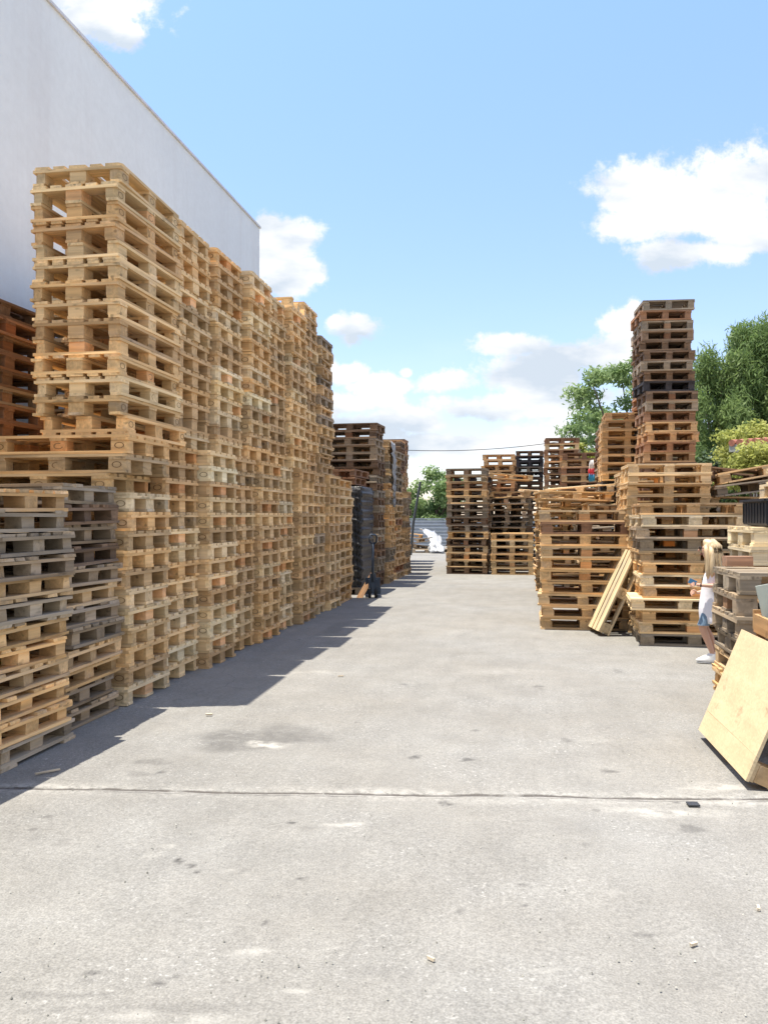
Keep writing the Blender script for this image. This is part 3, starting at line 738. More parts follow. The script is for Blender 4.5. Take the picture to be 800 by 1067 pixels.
sp=Geo(); sp.box((1.60,5.72,.76),(.16,.015,.60),(1,1,1),Matrix.Rotation(R(-12),3,'Y')); o=sp.obj('pale_panel',simple('pale_green_board',(.42,.45,.38),.6,0,8,.08))
tag(o,'pale green thin board standing upright in the brown crate at the edge','board')
sp=Geo(); sp.box((1.66,5.60,.78),(.12,.02,.5),(1,1,1),Matrix.Rotation(R(14),3,'Y')); o=sp.obj('offcut_board',M_WOOD); o.color=(.6,.45,.24,1)
tag(o,'short honey coloured offcut board leaning in the brown crate','board')

# black plastic crate on the second near stack
bc=empty('plastic_crate',(2.44,7.45,zc)); tag(bc,'black slotted plastic crate lying flat between pale pallets at the right edge','crate')
M_BLK=simple('black_plastic',(.018,.02,.024),.45,0,20,.2)
g=Geo(); 
for y in (-.39,.39): g.box((0,y,.115),(1.06,.03,.20),(1,1,1),None,0)
for x in (-.53,.53): g.box((x,0,.115),(.03,.75,.20),(1,1,1),None,0)
g.box((0,0,.02),(1.02,.74,.03)); g.obj('tub',M_BLK,bc)
g=Geo()
for y in (-.41,.41): g.box((0,y,.222),(1.12,.05,.022))
for x in (-.55,.55): g.box((x,0,.2225),(.05,.77,.021))
g.obj('rim',M_BLK,bc)
g=Geo()
for k in range(9): g.box((-.48+k*.12,-.408,.115),(.018,.008,.17)); g.box((-.548,-.36+k*.09,.115),(.008,.016,.17))
g.obj('rib',M_BLK,bc)
# loose block on the weathered stack
o=(lambda g:(g.box((1.60,6.78,1.145),(.20,.10,.075),(1,1,1),Matrix.Rotation(R(8),3,'Z')),g.obj('timber_block',M_WOOD))[1])(Geo()); o.color=(.40,.22,.13,1)
tag(o,'reddish brown timber block lying on the weathered stack behind the girl','timber block')

# ------------------------------------------------------------------ black wrapped load, hand truck, plank
def film_material(name,col,rough):
    w=NT(name); t=w.n('ShaderNodeTexCoord'); P=t.outputs['Object']
    f=w.noise(w.vm('MULTIPLY',P,(3,3,12)),1.0,7,.7)
    a=tuple(c*.6 for c in col); b=tuple(min(1,c*1.9) for c in col)
    w.l(w.mixc(w.rng(f,.35,.65,0,1),a,b),w.b.inputs['Base Color']); w.b.inputs['Roughness'].default_value=rough
    w.bump(f,.9,.03); return w.m
M_FILM=film_material('black_stretch_film',(.028,.027,.027),.42)
wl=empty('wrapped_load',(-3.65,15.9,0)); tag(wl,'tall load wrapped in black stretch film standing on a low pallet','wrapped load')
def film():
    n=96; m=70; vs=[];fs=[]; rs=np.random.RandomState(5)
    a_,b_=.555,.70
    for j in range(m+1):
        z=.14+ (2.05-.14)*j/m
        for k in range(n):
            t=2*math.pi*k/n; ct,stt=math.cos(t),math.sin(t)
            e=.16; x=a_*math.copysign(abs(ct)**e,ct); y=b_*math.copysign(abs(stt)**e,stt)
            w_=.012*math.sin(z*41+3*math.sin(t*2+z*2))+.010*math.sin(z*73+t*5)+.012*math.sin(t*17+z*7)-.02*math.sin((z*6.6)%math.pi)
            r=1+w_/max(a_,.4)+rs.uniform(-.006,.006); vs.append((x*r,y*r,z))
    for j in range(m):
        for k in range(n): fs.append((j*n+k,j*n+(k+1)%n,(j+1)*n+(k+1)%n,(j+1)*n+k))
    fs.append(tuple(m*n+k for k in range(n)))
    g=Geo(); g.add(vs,fs); return g.obj('film',M_FILM,wl,True)
film()
for x in (-.5,0,.5):
    for y in (-.6,0,.6):
        g=Geo(); g.box((x*.98,y,.05),(.1,.14,.10),jt(.2)); o=g.obj('block',M_WOOD,wl); o.color=(.2,.16,.12,1)
g=Geo(); g.box((0,0,.12),(1.08,1.36,.036)); o=g.obj('base_board',M_WOOD,wl); o.color=(.22,.17,.12,1)

ht=empty('hand_pallet_truck',(-2.78,14.75,0),R(12)); tag(ht,'dark hand pallet truck with its handle upright before the black wrapped load','hand truck')
M_TRK=simple('truck_paint',(.03,.045,.07),.4,.2,15,.2); M_RUB=simple('rubber',(.02,.02,.02),.7)
g=Geo(); g.tube([(0,-.05,.30),(0,-.09,.62),(0,-.11,1.0)],[.028,.024,.022],8); g.obj('handle_bar',M_TRK,ht,True)
g=Geo(); pts=[(-.01,-.11,.98),(-.06,-.115,1.02),(-.07,-.12,1.10),(-.04,-.12,1.15),(.04,-.12,1.15),(.07,-.12,1.10),(.06,-.115,1.02),(.01,-.11,.98)]
g.tube(pts,.018,6); g.obj('grip_loop',M_TRK,ht,True)
g=Geo(); g.tube([(0,0,.08),(0,0,.44)],[.07,.055],10); g.box((0,.03,.22),(.16,.10,.22)); g.obj('pump',M_TRK,ht)
for s in (-1,1):
    g=Geo(); g.box((s*.10,.30,.085),(.09,.5,.05)); g.box((s*.10,.08,.13),(.09,.05,.14)); g.obj('fork',M_TRK,ht)
    g=Geo(); g.tube([(s*.055-.025,0,.09),(s*.055+.025,0,.09)],.09,14); g.obj('wheel',M_RUB,ht,True)
g=Geo(); g.box((0,.07,.23),(.27,.04,.26)); g.obj('front_plate',M_TRK,ht)
pl=Geo(); pl.box((0,0,.24),(.10,.022,.52),(1,1,1),None,.001,2); o=pl.obj('plank',M_WOOD); o.color=(.55,.30,.14,1); o.location=(-3.02,14.72,.0); o.rotation_euler=(R(-14),R(28),0)
tag(o,'short orange brown plank leaning at the foot of the wrapped load','plank')

def sheet(name,pts,mat,seed,thick=.01,nu=10,nv=24,amp=.05):
    """crumpled strip between two poly lines"""
    rs=np.random.RandomState(seed); g=Geo(); vs=[];fs=[]
    L0,L1=pts
    def lerp(P,t):
        t*=len(P)-1; i=min(int(t),len(P)-2); f=t-i; return Vector(P[i])*(1-f)+Vector(P[i+1])*f
    for j in range(nv+1):
        a=lerp(L0,j/nv); b=lerp(L1,j/nv)
        for i in range(nu+1):
            p=a.lerp(b,i/nu); q=rs.uniform(-amp,amp,3); vs.append((p.x+q[0],p.y+q[1],p.z+q[2]))
    for j in range(nv):
        for i in range(nu): k=j*(nu+1)+i; fs.append((k,k+1,k+nu+2,k+nu+1))
    g.add(vs,fs); o=g.obj(name,mat,None,True)
    so_=o.modifiers.new('s','SOLIDIFY'); so_.thickness=thick; return o
M_WFILM=simple('white_film',(.36,.37,.38),.4,0,6,.1)
o=sheet('plastic_film',([(-2.985,18.0,3.15),(-2.96,18.1,2.6),(-2.97,18.2,2.1),(-2.97,18.3,1.7)],[(-2.985,18.45,3.12),(-2.95,18.5,2.6),(-2.96,18.4,2.2),(-2.97,18.36,1.7)]),M_WFILM,2,amp=.03)
tag(o,'long torn white plastic film hanging down a stack behind the wrapped load','plastic film')
o=sheet('plastic_film',([(-3.19,19.3,3.0),(-3.16,19.4,2.2),(-3.17,19.4,1.6)],[(-3.19,19.6,3.0),(-3.15,19.6,2.3),(-3.17,19.5,1.6)]),M_WFILM,4,amp=.03)
tag(o,'narrow white plastic film hanging on a stack farther back, left row','plastic film')
# white sheet by the far fence
o=sheet('white_sheet',([(-4.4,33.9,.95),(-4.1,33.2,.75),(-3.8,32.6,.35),(-3.85,32.3,.06)],[(-3.75,33.9,.80),(-3.5,33.2,.6),(-3.3,32.5,.25),(-3.2,32.1,.06)]),M_WFILM,9,nu=9,nv=12,amp=.06)
tag(o,'crumpled white plastic sheet spilling down beside the heap by the fence','plastic sheet')
# red and blue cloth
M_RED=simple('red_cloth',(.55,.04,.06),.8,0,30,.2); M_BLUE=simple('blue_cloth',(.03,.22,.42),.8,0,30,.2); M_WH=simple('white_cloth',(.75,.74,.74),.8,0,20,.05)
rgp=AT(616,480,14.7)
rag=empty('hanging_cloth',rgp); tag(rag,'small red, white and blue cloth hanging beside the tan stack','hanging cloth')
def lump(nm,mat,z0,z1,r):
    g=Geo(); g.tube([(0,0,z1),(.01,0,z1-(z1-z0)*.3),(-.012,0,z1-(z1-z0)*.7),(0,0,z0)],[r*.7,r,r*.9,r*.6],9); return g.obj(nm,mat,rag,True)
def ragp(nm,mat,z0,z1,w0,w1,k):
    g=Geo(); n=10; vs=[]
    for z,w_ in ((z1,w1),((z0+z1)/2,(w0+w1)*.55),(z0,w0)):
        for q in range(n+1): vs.append(((q/n-.5)*w_,.014*math.sin(q*2.1+k+z*30)-.03,z-.012*math.sin(q*1.7+k)))
    fs=[(r_*(n+1)+q,r_*(n+1)+q+1,(r_+1)*(n+1)+q+1,(r_+1)*(n+1)+q) for r_ in range(2) for q in range(n)]
    g.add(vs,fs); o=g.obj(nm,mat,rag,True); m_=o.modifiers.new('s','SOLIDIFY'); m_.thickness=.012
ragp('white_cloth',M_WH,-.15,.0,.09,.05,0); ragp('red_cloth',M_RED,-.25,-.14,.10,.085,1); ragp('blue_cloth',M_BLUE,-.37,-.24,.09,.10,2)

# ------------------------------------------------------------------ fence, cable, poles
M_GALV=simple('galvanised_steel',(.36,.40,.45),.5,.35,3,.12)
fe=empty('sheet_metal_fence',(-2,38.5,0)); tag(fe,'low grey ribbed sheet metal fence closing the far end of the yard','fence')
g=Geo(); prof=[]
nz_=8
for i in range(nz_):
    z0=.06+i*.158
    prof+=[(0,z0),(-.05,z0+.03),(-.05,z0+.085),(0,z0+.115)]
vs=[];fs=[]
for x in (-14,14):
    for (d,z) in prof: vs.append((x,d,z))
n=len(prof)
for i in range(n-1): fs.append((i,n+i,n+i+1,i+1))
g.add(vs,fs); o=g.obj('panel',M_GALV,fe); md=o.modifiers.new('s','SOLIDIFY'); md.thickness=.01
g=Geo(); g.box((0,0,1.33),(28,.10,.05)); g.obj('top_rail',M_GALV,fe)
for k in range(10):
    g=Geo(); g.box((-13.5+k*3,.08,.68),(.09,.09,1.36)); g.obj('post',M_GALV,fe)
fe.rotation_euler[2]=R(2)
pb=AT(430.5,545,31); pt=AT(438,502,31); g=Geo(); g.tube([(pb.x-.1,pb.y,0),(pb.x,pb.y,pb.z),(pt.x,pt.y,pt.z)],[.05,.05,.045],8,cap=True); o=g.obj('dark_post',M_DARKMETAL)
tag(o,'dark bent post sticking up beyond the last stack on the left','post')
pA=AT(404,470,45); pB=AT(583,462,45)
for (p,lb) in ((pA,'thin utility pole hidden behind the far left stacks carrying the cable'),(pB,'thin utility pole behind the right hand stacks carrying the cable')):
    up_=empty('utility_pole',(p.x,p.y,0)); tag(up_,lb,'utility pole')
    g=Geo(); g.tube([(0,0,0),(0,0,p.z+.02)],[.11,.08],10); g.obj('pole',simple('grey_timber',(.2,.17,.14),.8,0,8,.2),up_)
    g=Geo(); g.tube([(0,0,p.z-.02),(0,0,p.z+.10)],[.04,.05],8); g.obj('insulator',M_GALV,up_)
pts=[]
for i in range(25):
    t=i/24; q=pA.lerp(pB,t); q.z+=.1-.55*4*t*(1-t)*.45; pts.append(q)
g=Geo(); g.tube(pts,.02,6); o=g.obj('overhead_cable',simple('cable_black',(.03,.03,.035),.6)); tag(o,'thin black overhead cable crossing the sky above the far stacks','cable')

# ------------------------------------------------------------------ trees and shrubs
def leaf_material(name,a,b,trans=.35,rough=.5):
    w=NT(name); t=w.attr('tint')
    sp=w.n('ShaderNodeSeparateColor'); w.l(t.outputs['Color'],sp.inputs[0])
    c=w.mixc(sp.outputs[0],a,b)
    w.l(c,w.b.inputs['Base Color']); w.b.inputs['Roughness'].default_value=rough; w.b.inputs['Specular IOR Level'].default_value=.3
    tr=w.n('ShaderNodeBsdfTranslucent'); w.l(c,tr.inputs[0])
    mx=w.n('ShaderNodeMixShader'); mx.inputs[0].default_value=trans
    w.l(w.b.outputs[0],mx.inputs[1]); w.l(tr.outputs[0],mx.inputs[2])
    w.l(mx.outputs[0],w.t.nodes['Material Output'].inputs[0]); return w.m
def bark(): return simple('bark',(.13,.095,.07),.9,0,9,.35,.02)
M_BARK=bark()
def leaves(name,centers,radii,n,size,mat,parent,seed,elong=1.8,up=0.0,shell=.45,loc=Vector((0,0,0))):
    """n small leaves spread through many clumps"""
    rs=np.random.RandomState(seed); C_=np.array(centers); Rr=np.array(radii)
    w_=(Rr[:,0]*Rr[:,1]*Rr[:,2])**(.75); w_/=w_.sum()
    ci=rs.choice(len(C_),n,p=w_); d=rs.normal(size=(n,3)); d/=np.linalg.norm(d,axis=1)[:,None]
    rr=(shell+(1-shell)*rs.random(n))**.8*(1+.22*rs.normal(size=n)*.6)
    P=C_[ci]+d*Rr[ci]*rr[:,None]
    nrm=d*.5+rs.normal(size=(n,3))*.6+np.array([0,0,.4]); nrm/=np.linalg.norm(nrm,axis=1)[:,None]
    ax_=np.cross(nrm,rs.normal(size=(n,3))); ax_[:,2]+=up; ax_/=np.linalg.norm(ax_,axis=1)[:,None]
    bx=np.cross(nrm,ax_); bx/=np.linalg.norm(bx,axis=1)[:,None]+1e-6
    s=size*(.6+.8*rs.random(n))[:,None]
    a=ax_*s*elong*.5; b=bx*s*.5
    Vv=np.stack([P-a,P+b*.9-a*.1,P+a,P-b*.9-a*.1],1).reshape(-1,3)
    cl=rs.random(len(C_)); tt=np.clip(.55*cl[ci]+.45*rs.random(n),0,1)
    me=bpy.data.meshes.new(name); me.vertices.add(4*n); me.vertices.foreach_set('co',Vv.astype(np.float32).ravel())
    me.loops.add(4*n); me.loops.foreach_set('vertex_index',np.arange(4*n,dtype=np.int32))
    me.polygons.add(n); me.polygons.foreach_set('loop_start',np.arange(0,4*n,4,dtype=np.int32)); me.update(calc_edges=True)
    at=me.color_attributes.new('tint','FLOAT_COLOR','POINT'); q=np.ones((4*n,4),np.float32); q[:,:3]=np.repeat(tt,4)[:,None]; at.data.foreach_set('color',q.ravel())
    me.materials.append(mat); o=bpy.data.objects.new(name,me); COL.objects.link(o)
    if parent: o.parent=parent
    return o
def tree(name,loc,label,cat,centers,radii,n,size,mat,seed,trunk_h,trunk_r,elong=1.8,up=0,group=None,shell=.45,limbs=9):
    t=empty(name,loc); tag(t,label,cat,group)
    leaves('crown',centers,radii,n,size,mat,t,seed,elong,up,shell)
    rr=random.Random(seed); g=Geo()
    g.tube([(0,0,-.05),(trunk_r*.5,0,trunk_h*.4),(-trunk_r*.3,.05,trunk_h)],[trunk_r,trunk_r*.8,trunk_r*.55],9)
    cs=sorted(range(len(centers)),key=lambda i:rr.random())[:limbs]
    for i in cs:
        c=Vector(centers[i]); b=Vector((0,0,trunk_h*rr.uniform(.6,1))); m=b.lerp(c,.5)+Vector((0,0,-.1*(c-b).length))
        g.tube([b,m,c],[trunk_r*.45,trunk_r*.28,trunk_r*.1],6)
    g.obj('trunk',M_BARK,t,True); return t
L_LIGHT=leaf_material('leaf_light',(.16,.25,.09),(.33,.43,.19),.5)
L_PINE=leaf_material('leaf_pine',(.13,.21,.065),(.27,.36,.13),.5)
L_DARK=leaf_material('leaf_dark',(.018,.04,.014),(.10,.14,.06),.25,.35)
L_YEL=leaf_material('leaf_yellow',(.30,.34,.08),(.50,.50,.14),.45)
L_MID=leaf_material('leaf_mid',(.05,.10,.03),(.12,.18,.05),.35)
def clumps(seed,n,c,r,cr):
    rr=random.Random(seed); cc=[];rd=[]
    for _ in range(n):
        while True:
            p=(rr.uniform(-1,1),rr.uniform(-1,1),rr.uniform(-1,1))
            if p[0]**2+p[1]**2+p[2]**2<1: break
        cc.append((c[0]+p[0]*r[0],c[1]+p[1]*r[1],c[2]+p[2]*r[2])); k=rr.uniform(.7,1.3)*cr; rd.append((k*1.15,k*1.15,k*.7))
    return cc,rd
# airy light tree behind the tower
b=AT(664,600,31); cc,rd=clumps(11,54,(0,0,5.0),(2.6,2.0,2.5),.46)
tree('leafy_tree',(b.x,b.y,0),'airy light green tree behind the tall tower of pallets','tree',cc,rd,11500,.085,L_LIGHT,11,3.6,.17,elong=2.4,shell=.2)
b=AT(622,600,33); cc,rd=clumps(12,22,(0,0,3.9),(1.3,1.2,1.9),.5)
tree('leafy_tree',(b.x,b.y,0),'smaller light green tree left of the airy one behind the tan stack','tree',cc,rd,7000,.085,L_LIGHT,12,2.9,.12,elong=2.4,shell=.2)
# pine-like dark trees on the right: upward sweeping plumes
def plume_tree(loc,label,seed,r,z0,z1,n,npl):
    rr=random.Random(seed); cc=[];rd=[]
    for _ in range(npl):
        a=rr.uniform(0,2*math.pi); q=math.sqrt(rr.random()); z=rr.uniform(z0,z1)
        f=(z-z0)/(z1-z0); rad=r*(1-.62*max(0,f-.25)**1.3/.75**1.3)
        k=rr.uniform(.8,1.25)
        cc.append((math.cos(a)*q*rad,math.sin(a)*q*rad,z)); rd.append((.36*k,.36*k,.62*k))
    tree('conifer',loc,label,'tree',cc,rd,int(n*1.9),.042,L_PINE,seed,z1*.75,.2,elong=4.6,up=.9,shell=.35,limbs=14)
b=AT(795,600,26); plume_tree((b.x,b.y,0),'dense dark green conifer at the right edge, taller of the two',21,1.9,1.6,7.2,26000,95)
b=AT(752,600,25.5); plume_tree((b.x,b.y,0),'dark green conifer just right of the pallet tower',22,1.45,1.4,6.2,20000,70)
b=AT(850,600,27); plume_tree((b.x,b.y,0),'dark conifer beyond the right picture edge',23,1.9,1.2,7.4,16000,70)
b=AT(745,600,22.5); cc,rd=clumps(31,22,(0,0,1.9),(.85,.7,1.25),.4)
tree('glossy_shrub',(b.x,b.y,0),'dark glossy leaved shrub below the conifers, right of the tower','shrub',cc,rd,6000,.075,L_DARK,31,1.6,.06,shell=.3)
b=AT(786,600,16.6); cc,rd=clumps(36,16,(0,0,2.45),(.6,.45,.6),.3)
tree('yellow_shrub',(b.x,b.y,0),'bright yellow green shrub in front of the tiled ledge at right edge','shrub',cc,rd,6000,.05,L_YEL,36,1.8,.06,shell=.3)
b=AT(792,600,20.5); cc,rd=clumps(32,30,(0,0,3.0),(1.0,.8,.9),.36)
tree('yellow_shrub',(b.x,b.y,0),'bright yellow green shrub behind the tiled ledge at right edge','shrub',cc,rd,9000,.06,L_YEL,32,2.0,.07,shell=.3)
b=AT(603,600,29); cc,rd=clumps(33,8,(0,0,3.6),(.3,.3,.5),.25)
tree('yellow_shrub',(b.x,b.y,0),'small yellow green bush top seen right of the tall orange brown stack','shrub',cc,rd,2200,.07,L_YEL,33,3.2,.05,shell=.3)
# tree beyond the fence
b=AT(455,600,46); cc,rd=clumps(41,34,(0,0,2.3),(1.7,1.5,1.75),.6)
tree('leafy_tree',(b.x,b.y,0),'round green tree beyond the grey fence at the far end','tree',cc,rd,9000,.13,L_LIGHT,41,1.8,.13,shell=.3)
b=AT(432,600,52); cc,rd=clumps(42,16,(0,0,1.5),(1.6,1.0,.9),.5)
tree('shrub',(b.x,b.y,0),'grey green bush beyond the fence left of the round tree','shrub',cc,rd,3500,.13,L_MID,42,1.0,.06,shell=.3)
for k,(x,y,s) in enumerate(((-9,44,1.3),(4,47,1.1),(9,43,1.3),(14,40,1.5),(-14,47,1.4),(13,33,1.2))):
    cc,rd=clumps(50+k,20,(0,0,2.2*s),(1.8*s,1.6*s,1.3*s),.6)
    tree('leafy_tree',(x,y,0),'background green tree hidden behind the stacks, %s'%('far left by the hall','centre right beyond the fence','right beyond the fence','far right beyond the fence','farthest left beyond the fence','right of the conifers')[k],'tree',cc,rd,3500,.16,L_MID,50+k,1.8*s,.14,shell=.3)

# tiled ledge of a small outbuilding at the right edge
M_TILE=simple('clay_tile',(.42,.17,.11),.8,0,14,.25); M_PLAS=simple('plaster',(.55,.53,.49),.85,0,4,.1)
e0=AT(764,460,18.0)
ob=empty('outbuilding',(e0.x,e0.y,0),R(-38)); tag(ob,'small plastered outbuilding with a ledge of red clay tiles at right edge','outbuilding')
g=Geo(); g.box((1.9,1.6,e0.z/2-.15),(3.2,2.6,e0.z-.3)); g.obj('wall',M_PLAS,ob)
g=Geo(); g.box((1.9,1.45,e0.z-.15),(3.9,3.1,.16)); g.obj('eave_slab',simple('eave_grey',(.36,.37,.34),.8,0,5,.1),ob)
g=Geo()
for k in range(24):
    x=.02+k*.165
    g.tube([(x,-.12,e0.z-.04),(x,1.4,e0.z+.06)],[.075,.065],8,tint=(1,1,1))
for k in range(24):
    x=.02+k*.165
    g.tube([(x,3.05,e0.z-.04),(x,1.42,e0.z+.06)],[.075,.065],8)
g.box((1.9,1.45,e0.z-.03),(3.8,2.2,.08))
g.obj('tile_roof',M_TILE,ob)

# ------------------------------------------------------------------ small things on the ground
dg=G(721.5,838.5); g=Geo(); g.box((0,0,.004),(.058,.05,.008)); o=g.obj('drain_cover',M_DARKMETAL); o.location=dg; o.rotation_euler[2]=R(7)
tag(o,'small dark rectangular drain cover sunk in the concrete by the joint','drain cover')
for (px,py,l,w_,a,lb) in ((722,985,.03,.007,40,'pale splinter beside a dark spot near the bottom right corner'),(789,947,.032,.010,80,'pale wood chip on the concrete near the right edge'),(50,805,.14,.012,50,'pale sliver of wood in the shade by the left stack'),
                          (218,745,.05,.02,10,'pale chip at the foot of the wall of pallets'),(355,705,.05,.012,20,'tiny pale splinter in the middle of the yard'),(449,1000,.03,.008,-30,'thin dark twig on the concrete bottom middle')):
    p=G(px,py); g=Geo(); g.box((0,0,.006),(l,w_,.01),(1,1,1),None,.002); o=g.obj('wood_chip',M_WOOD); o.location=p; o.rotation_euler[2]=R(a); o.color=(.62,.52,.38,1)
    tag(o,lb,'wood chip','wood chips on the concrete')
rr=random.Random(99); g=Geo()
for k in range(420):
    py=rr.uniform(660,1066); px=rr.uniform(-10,810)
    p=G(px,py)
    if p.x<-2.9: continue
    s=rr.uniform(.002,.006); 
    vs_=[(p.x+s*rr.uniform(.6,1)*math.cos(t),p.y+s*rr.uniform(.6,1)*math.sin(t),-.002) for t in (0,1.3,2.5,3.8,5.1)]+[(p.x,p.y,s*.7)]
    k_=rr.uniform(.4,1.5); g.add(vs_,[(0,1,5),(1,2,5),(2,3,5),(3,4,5),(4,0,5)],(k_,k_,k_*.95))
o=g.obj('grit',M_WOOD); o.color=(.36,.35,.32,1); tag(o,'loose grit and crumbs scattered over the concrete','grit',None,'stuff')

# ------------------------------------------------------------------ the girl
GP=Vector((1.79,8.87,0))
# local frame: f = forward (picture left), l = towards the camera, z up
gyaw=R(-8)
def fl(f,l,z): return (-f,-l,z)
M_SKIN=simple('skin',(.58,.34,.24),.5,0,None); M_HAIR=None
def skin_mesh(name,verts,edges,rad,root,parent,mat,sub=2):
    me=bpy.data.meshes.new(name); me.from_pydata([fl(*v) for v in verts],edges,[])
    o=bpy.data.objects.new(name,me); COL.objects.link(o)
    sk=o.modifiers.new('skin','SKIN'); sk.use_smooth_shade=True; sk.branch_smoothing=.6
    sv=me.skin_vertices[0].data if me.skin_vertices else None
    if sv is None:
        bm=bmesh.new(); bm.from_mesh(me); bm.verts.layers.skin.verify(); bm.to_mesh(me); bm.free(); sv=me.skin_vertices[0].data
    for i,r in enumerate(rad): sv[i].radius=(r,r) if not isinstance(r,tuple) else r; sv[i].use_root=(i==root)
    ss=o.modifiers.new('sub','SUBSURF'); ss.levels=sub; ss.render_levels=sub
    dg_=bpy.context.evaluated_depsgraph_get(); dg_.update(); ev=o.evaluated_get(dg_)
    nm=bpy.data.meshes.new_from_object(ev); COL.objects.unlink(o); bpy.data.objects.remove(o)
    nm.polygons.foreach_set('use_smooth',[True]*len(nm.polygons)); nm.materials.clear(); nm.materials.append(mat)
    r_=bpy.data.objects.new(name,nm); COL.objects.link(r_)
    if parent: r_.parent=parent
    return r_
def loft(name,rings,mat,parent,n=20,caps=(True,True),wr=0.0,seed=1):
    """rings: (f,l,z,rf,rl[,tiltf]) horizontal ellipses"""
    rs=random.Random(seed); vs=[];fs=[]
    for q in rings:
        f,l,z,rf,rl=q[:5]; ti=q[5] if len(q)>5 else 0
        for k in range(n):
            t=2*math.pi*k/n; w_=1+wr*math.sin(t*5+z*30)+wr*rs.uniform(-.6,.6)
            vs.append(fl(f+rf*w_*math.cos(t),l+rl*w_*math.sin(t),z+ti*math.cos(t)))
    for j in range(len(rings)-1):
        for k in range(n): fs.append((j*n+k,j*n+(k+1)%n,(j+1)*n+(k+1)%n,(j+1)*n+k))
    if caps[0]: fs.append(tuple(range(n-1,-1,-1)))
    if caps[1]: fs.append(tuple((len(rings)-1)*n+k for k in range(n)))
    g=Geo(); g.add(vs,fs); o=g.obj(name,mat,parent,True); recalc(o.data)
    s_=o.modifiers.new('s','SUBSURF'); s_.levels=1; s_.render_levels=1
    return o
# body: pelvis root
V=[];E=[];RD=[]
def nv(f,l,z,r,par=None):
    V.append((f,l,z)); RD.append(r); i=len(V)-1
    if par is not None: E.append((par,i))
    return i
pel=nv(-.03,0,.60,(.075,.085))
bel=nv(-.045,0,.70,(.066,.075),pel); che=nv(-.065,0,.83,(.075,.085),bel); sh_=nv(-.08,0,.935,(.055,.07),che)
nk=nv(-.065,0,.995,.032,sh_); nk2=nv(-.045,0,1.045,.033,nk)
jaw=nv(-.01,0,1.085,(.058,.05),nk2); fc=nv(-.02,0,1.145,(.085,.072),jaw); cr1=nv(-.035,0,1.205,(.078,.068),fc); 
for s in (1,-1):
    hp=nv(-.03,s*.055,.55,.068,pel)
    if s==1: kn=nv(.045,s*.06,.375,.045,hp); cf=nv(.005,s*.06,.27,.040,kn); an=nv(-.06,s*.06,.09,.024,cf); nv(-.055,s*.06,.05,.026,an)
    else: kn=nv(.02,s*.06,.36,.044,hp); cf=nv(-.04,s*.06,.26,.039,kn); an=nv(-.10,s*.06,.09,.024,cf); nv(-.095,s*.06,.05,.026,an)
    so1=nv(-.095,s*.105,.95,.038,sh_)
    if s==1: el=nv(-.115,s*.14,.79,.027,so1); wr_=nv(.07,s*.13,.795,.018,el); hnd=(.105,s*.128,.80)
    else: el=nv(-.08,s*.135,.775,.027,so1); wr_=nv(.06,s*.10,.70,.018,el); hnd=(.095,s*.09,.70)
    pm=nv(*hnd,.02,wr_)
    if s==1: HL=hnd
    else: HR=hnd
girl=empty('person',GP,gyaw); tag(girl,'young person with long blonde hair, sunglasses, white sleeveless tunic and denim shorts','person')
skin_mesh('body',V,E,RD,0,girl,M_SKIN)
M_HAIRC=NT('blonde_hair'); gr=M_HAIRC.attr('grain')
f_=M_HAIRC.noise(M_HAIRC.vm('MULTIPLY',gr.outputs['Vector'],(5,90,90)),1.0,4,.6)
M_HAIRC.l(M_HAIRC.mixc(M_HAIRC.rng(f_,.3,.7,0,1),(.46,.33,.18),(.70,.55,.35)),M_HAIRC.b.inputs['Base Color']); M_HAIRC.b.inputs['Roughness'].default_value=.45; M_HAIRC.bump(f_,.6,.006)
M_TOP=simple('white_cotton',(.80,.79,.83),.8,0,18,.03,.004); M_DEN=simple('denim',(.16,.24,.33),.85,0,60,.2,.002)
M_SHOE=simple('white_canvas',(.78,.78,.78),.7,0,30,.03); M_SOLE=simple('rubber_sole',(.7,.7,.68),.7)
# fingers
for (h,s) in ((HL,1),(HR,-1)):
    for k in range(4):
        ln_=(.038,.045,.042,.033)[k]; dl_=(k-1.5)*.011
        a=(h[0]+.008,h[1]+dl_*.5,h[2]+.004-dl_*.9); b=(h[0]+.022+ln_*.35,h[1]+dl_*.6,h[2]+.004-dl_); c=(h[0]+.018+ln_*.75,h[1]+dl_*.6-s*.006,h[2]-.008-dl_); d=(h[0]+.010+ln_*.8,h[1]+dl_*.6-s*.012,h[2]-.022-dl_)
        skin_mesh('finger',[a,b,c,d],[(0,1),(1,2),(2,3)],[.008,.0072,.0066,.0055],0,girl,M_SKIN,1)
    a=(h[0]-.01,h[1]-s*.005,h[2]+.010); b=(h[0]+.012,h[1]-s*.018,h[2]+.026); c=(h[0]+.032,h[1]-s*.02,h[2]+.028)
    skin_mesh('thumb',[a,b,c],[(0,1),(1,2)],[.009,.008,.0065],0,girl,M_SKIN,1)
# nose, ear, mouth
g=Geo(); g.tube([fl(.058,0,1.165),fl(.074,0,1.138),fl(.066,0,1.128)],[.006,.011,.007],7); g.obj('nose',M_SKIN,girl,True)
g=Geo(); g.tube([fl(.044,-.018,1.102),fl(.054,0,1.103),fl(.044,.018,1.102)],[.004,.007,.004],6); g.obj('mouth',simple('lips',(.45,.16,.14),.5),girl,True)
